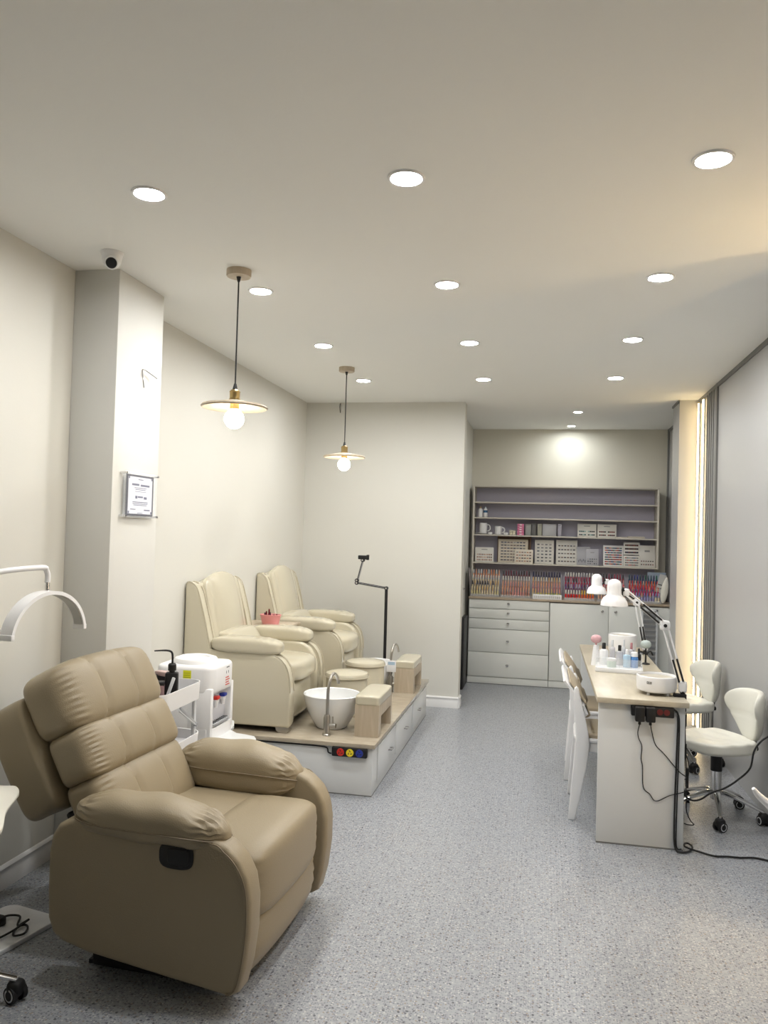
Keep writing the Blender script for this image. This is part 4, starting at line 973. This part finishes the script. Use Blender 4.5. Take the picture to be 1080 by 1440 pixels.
# ------------------------------------------------------------ rolling stools
def make_stool(loc, rz, label, rot):
    t = thing('rolling_stool', label, 'stool', loc, rz, 'white rolling stools beside the grey wall')
    def fs(u, p):
        x, y, z = p
        if u[2] > 0: z += -.016*(1-u[1]**2)*(1-u[0]**2)+.014*u[1]**2*(1-.4*u[0])+bumpy(u[1], 0, .05, .004)+.003*math.sin(u[0]*11+u[1]*7)
        x *= 1-.10*u[1]**2; y *= 1-.14*max(0, -u[0])
        return (x, y, z)
    part('seat', MB().sbox((0, 0, 0), (.195, .205, .042), OFFW, 3.6, 26, fs), t, 'white padded saddle seat', (0, 0, .418))
    def fb(u, p):
        x, y, z = p
        v = (u[2]+1)/2
        w_ = .50+.50*math.sin(min(1, v*1.25)*PI/2)**1.6
        yy = y*w_
        x += .105*(abs(yy)/.16)**2.2*(.4+.6*v)
        if u[0] > 0: x += bumpy(u[2], .0, .05, .005)
        x -= .035*v
        return (x, yy, z)
    part('backrest', MB().sbox((0, 0, 0), (.032, .168, .145), OFFW, 3.4, 26, fb), t, 'white winged back', (-.205, 0, .575))
    part('back_bracket', MB().tube([(-.05, 0, .372), (-.17, 0, .37), (-.225, 0, .40), (-.232, 0, .50)], .011, BLKM, 8, smooth=3).cyl((-.245, 0, .385), (-.225, 0, .385), .014, BLK), t, 'black bracket')
    part('column', MB().cyl((0, 0, .10), (0, 0, .26), .0285, CHROME).cyl((0, 0, .26), (0, 0, .345), .031, BLKM).cyl((0, 0, .34), (0, 0, .385), .014, CHROME), t, 'chrome gas column')
    part('lift_lever', MB().tube([(0, 0, .37), (.04, -.10, .36), (.045, -.14, .352)], .005, BLKM, 6).cyl((.045, -.13, .352), (.05, -.17, .35), .009, BLK), t)
    star_base(t, .248, rot)
    return t
make_stool((.995, 4.885, 0), R(197), 'white rolling stool with winged back, the nearer of two', tuple(a-197 for a in (-96, -20, 48, 122, 196)))
make_stool((.985, 5.98, 0), R(197), 'white rolling stool with winged back, the farther of two', tuple(a-197 for a in (-80, -8, 64, 136, 208)))

# ------------------------------------------------------------ swing arm lamps
def make_lamp(label, B, E, J, Hc):
    t = thing('desk_lamp', label, 'desk lamp', B, 0, 'white swing arm desk lamps')
    B = V(B); E = V(E)-B; J = V(J)-B; H = V(Hc)-B
    part('clamp', MB().b2((-.045, -.022, -.012), (.014, .022, .004), BLK, .003).b2((.002, -.018, -.085), (.018, .018, .004), BLK, .003).b2((-.03, -.016, -.085), (.016, .016, -.072), BLK, .003).cyl((-.016, 0, -.076), (-.016, 0, -.042), .007, BLK).cyl((0, 0, .0), (0, 0, .035), .012, BLK), t, 'black table clamp')
    def arm(a, b, nm, blk0, blk1):
        k = MB(); d = (b-a).normalized(); n = V((d.z, 0, -d.x))*.013
        for s in (-1, 1):
            for yy in (-.006, .006):
                k.tube([a+n*s+V((0, yy, 0)), b+n*s+V((0, yy, 0))], .0042, WHPL, 6)
            k.tube([a.lerp(b, blk0)+n*s*.8+V((0, -.0115, 0)), a.lerp(b, blk1)+n*s*.8+V((0, -.0115, 0))], .0052, BLKM, 8)
        part(nm, k, t)
    a0 = V((0, 0, .035))
    arm(a0, E, 'lower_arm', .10, .46)
    arm(E, J, 'upper_arm', .12, .60)
    part('base_bracket', MB().sbox((0, 0, .04), (.022, .013, .03), WHPL, 4, 8), t)
    part('elbow_joint', MB().sbox(tuple(E), (.026, .014, .026), WHPL, 4, 10).cyl(E+V((0, -.02, 0)), E+V((0, .02, 0)), .009, BLK), t)
    part('head_bracket', MB().sbox(tuple(J), (.017, .012, .02), WHPL, 4, 8).tube([J, J+V((-.02, 0, .024)), H+V((.05, 0, .075)), H+V((.03, 0, .07))], .006, BLKM, 8, smooth=3).cyl(J+V((-.018, -.018, .012)), J+V((-.018, .018, .012)), .008, BLKM), t)
    part('lamp_shade', MB().lathe([(0, .142), (.012, .141), (.026, .134), (.035, .120), (.038, .10), (.038, .06), (.043, .052), (.058, .040), (.068, .020), (.072, .0), (.0705, 0), (.066, .019), (.056, .038), (.040, .050), (.0, .052)], WHPL, tuple(H), seg=40), t, 'white domed metal shade')
    part('bulb', MB().lathe([(.012, .05), (.012, .035), (.024, .02), (.026, .006), (.016, -.006), (0, -.010)], flat('unlit_bulb', (.7, .7, .68)), tuple(H)), t, 'unlit bulb')
    return t
make_lamp('white swing arm lamp clamped at the near right corner of the desk', (.728, 4.42, .762), (.634, 4.42, 1.118), (.435, 4.42, 1.283), (.374, 4.42, 1.210))
make_lamp('white swing arm lamp at the far end of the desk, behind the other lamp', (.727, 6.0, .762), (.664, 6.0, 1.115), (.455, 6.0, 1.255), (.383, 6.0, 1.168))

# ------------------------------------------------------------ things on the desk
def drum(label, x, y, r, h, sy=1., lab=True):
    t = thing('nail_dryer', label, 'manicure device', (x, y, .7502))
    part('body', MB().lathe([(0, .016), (r*.86, .016), (r*.95, .022), (r*.985, .035), (r, h-.010), (r*.985, h), (r*.95, h+.003), (r*.93, h), (r*.91, h-.012), (0, h-.014)], WHPL, seg=56, sy=sy), t)
    part('top_insert', MB().lathe([(0, h-.013), (r*.90, h-.012), (r*.90, h-.009), (0, h-.009)], flat('beige_insert', (.50, .46, .38)), seg=48, sy=sy), t, 'beige recessed top')
    for a in (50, 130, 230, 310): part('foot', MB().cyl((r*.72*math.cos(R(a)), r*.72*sy*math.sin(R(a)), 0), (r*.72*math.cos(R(a)), r*.72*sy*math.sin(R(a)), .018), .008, LGREY, seg=12), t)
    if lab:
        k = MB(); a = R(-118); k.box((0, 0, 0), (.026, .003, .012), BLK, .001, M.Translation((r*.992*math.cos(a), r*.992*sy*math.sin(a), h*.72)) @ M.Rotation(a+R(90), 4, 'Z'))
        for i in range(4): k.box((0, 0, 0), (.003, .0034, .005), WHPL, 0, M.Translation((r*.994*math.cos(a), r*.994*sy*math.sin(a), h*.72)) @ M.Rotation(a+R(90), 4, 'Z') @ M.Translation((-.009+i*.006, 0, 0)))
        part('badge', k, t, 'small black badge')
    return t
drum('white round device with beige sunken top at the near end of the desk', .604, 4.47, .104, .096)
drum('white drum shaped device with sunken top at the far end of the desk', .565, 5.95, .098, .135, 1., False)
t = thing('acrylic_organizer', 'clear organizer tray of small bottles on the desk top', 'organizer', (.475, 5.16, .7502), R(-6))
part('base_tray', MB().b2((-.14, -.10, 0), (.14, .12, .028), WHPL, .004), t, 'white base tray')
k = MB()
for a, b in (((-.135, -.095), (.135, -.092)), ((-.135, .112), (.135, .115)), ((-.135, -.095), (-.132, .115)), ((.132, -.095), (.135, .115)), ((0, -.095), (.003, .115))): k.b2((*a, .028), (*b, .085 if a[1] < 0 and b[1] < 0 else .105), CLEAR)
part('clear_walls', k, t)
AZ = .7502+.0285
def bot(label, x, y, r, h, body, cap, rz=0, nm='cosmetic_bottle', cat='bottle', neck=.4):
    c, s_ = math.cos(R(-6)), math.sin(R(-6)); X_ = .475+x*c-y*s_; Y_ = 5.16+x*s_+y*c
    t = thing(nm, label, cat, (X_, Y_, AZ))
    part('bottle', MB().lathe([(0, 0), (r*.93, 0), (r, .004), (r, h*.62), (r*.85, h*.68), (r*neck, h*.72), (0, h*.72)], body, seg=20), t)
    part('cap', MB().lathe([(0, h*.71), (r*neck*1.15, h*.71), (r*neck*1.1, h*.97), (r*neck*.8, h), (0, h)], cap, seg=16), t)
    return t
SKY = flat('blue_liquid', (.08, .22, .50), .15); PALEB = flat('pale_blue_liquid', (.40, .55, .68), .2)
bot('white pump bottle with a black top at the left of the clear organizer', -.095, .03, .026, .135, WHPL, BLK)
bot('tall clear bottle behind the left side of the clear organizer', -.045, .085, .018, .15, FROST, SL and LGREY)
bot('grey silver capped bottle in the middle of the organizer', .0, .04, .022, .125, FROST, BLK)
bot('pale blue bottle in the front of the organizer', .045, -.02, .023, .11, PALEB, WHPL)
bot('bright blue bottle at the right of the organizer', .088, -.01, .023, .095, SKY, WHPL, neck=.8)
bot('clear bottle with rose cap at the back right of the organizer', .07, .08, .017, .14, FROST, flat('rose_cap', (.45, .20, .22)))
bot('short dark bottle at the right end of the organizer', .115, .05, .014, .11, BLK, BLK)
bot('small white jar at the front left of the organizer', -.045, -.055, .028, .055, flat('mint_jar', (.66, .78, .70)), WHPL, nm='cream_jar', cat='jar', neck=.9)
bot('small silver bottle between the taller ones at the back of the organizer', .025, .09, .013, .155, LGREY, LGREY)
def puff(label, x, y, z, col, zb, stem):
    t = thing('powder_brush', label, 'brush', (x, y, zb))
    part('handle', MB().cyl((0, 0, 0), (0, 0, z-zb-.015), .005, stem, seg=10), t)
    part('bristles', MB().sbox((0, 0, z-zb), (.034, .030, .027), col, 2.2, 12), t, 'round fluffy head'); return t
t = thing('brush_holder', 'white cone shaped holder standing left of the clear organizer', 'holder', (.345, 5.34, .7502))
part('holder', MB().lathe([(0, 0), (.030, 0), (.030, .008), (.024, .06), (.017, .125), (.010, .13), (0, .13)], WHPL, sy=.9), t)
puff('pink fluffy powder brush in the white holder', .345, 5.34, .918, mat('pink_fluff', (.66, .40, .42), .9, bump=(160, .4)), .878, PINK)
t = thing('brush_stand', 'small black stand right of the clear organizer', 'stand', (.672, 5.50, .7502))
part('stand', MB().lathe([(0, 0), (.028, 0), (.026, .006), (.006, .012), (.006, .07), (0, .07)], BLK).tube([(-.035, 0, .082), (0, 0, .070), (.03, .0, .085), (.045, 0, .06)], .006, BLK, 8, smooth=3), t)
puff('grey-green fluffy powder brush on the black stand', .672, 5.50, .880, mat('grey_fluff', (.46, .52, .50), .9, bump=(160, .4)), .8205, BLK)

# ------------------------------------------------------------ camera, world
def camera():
    yaw, pitch, roll = .1991, .0269, .0284
    f = V((-math.sin(yaw)*math.cos(pitch), math.cos(yaw)*math.cos(pitch), math.sin(pitch)))
    r0 = V((math.cos(yaw), math.sin(yaw), 0)); u0 = r0.cross(f)
    r = math.cos(roll)*r0+math.sin(roll)*u0; u = -math.sin(roll)*r0+math.cos(roll)*u0
    cd = bpy.data.cameras.new('camera'); cd.sensor_fit = 'VERTICAL'; cd.sensor_height = 24; cd.lens = 1120/1440*24; cd.clip_start = .05
    o = bpy.data.objects.new('camera', cd); COL.objects.link(o)
    m = M((r, u, -f)).transposed().to_4x4(); m.translation = (0, 0, 1.56); o.matrix_world = m; SC.camera = o
camera()
wd = bpy.data.worlds.new('world'); SC.world = wd; wd.use_nodes = True
wd.node_tree.nodes['Background'].inputs['Color'].default_value = (.6, .65, .7, 1); wd.node_tree.nodes['Background'].inputs['Strength'].default_value = .05
SC.view_settings.view_transform = 'Standard'; SC.view_settings.look = 'None'; SC.view_settings.gamma = 1; SC.view_settings.use_curve_mapping = False
SC.view_settings.exposure = 0.12
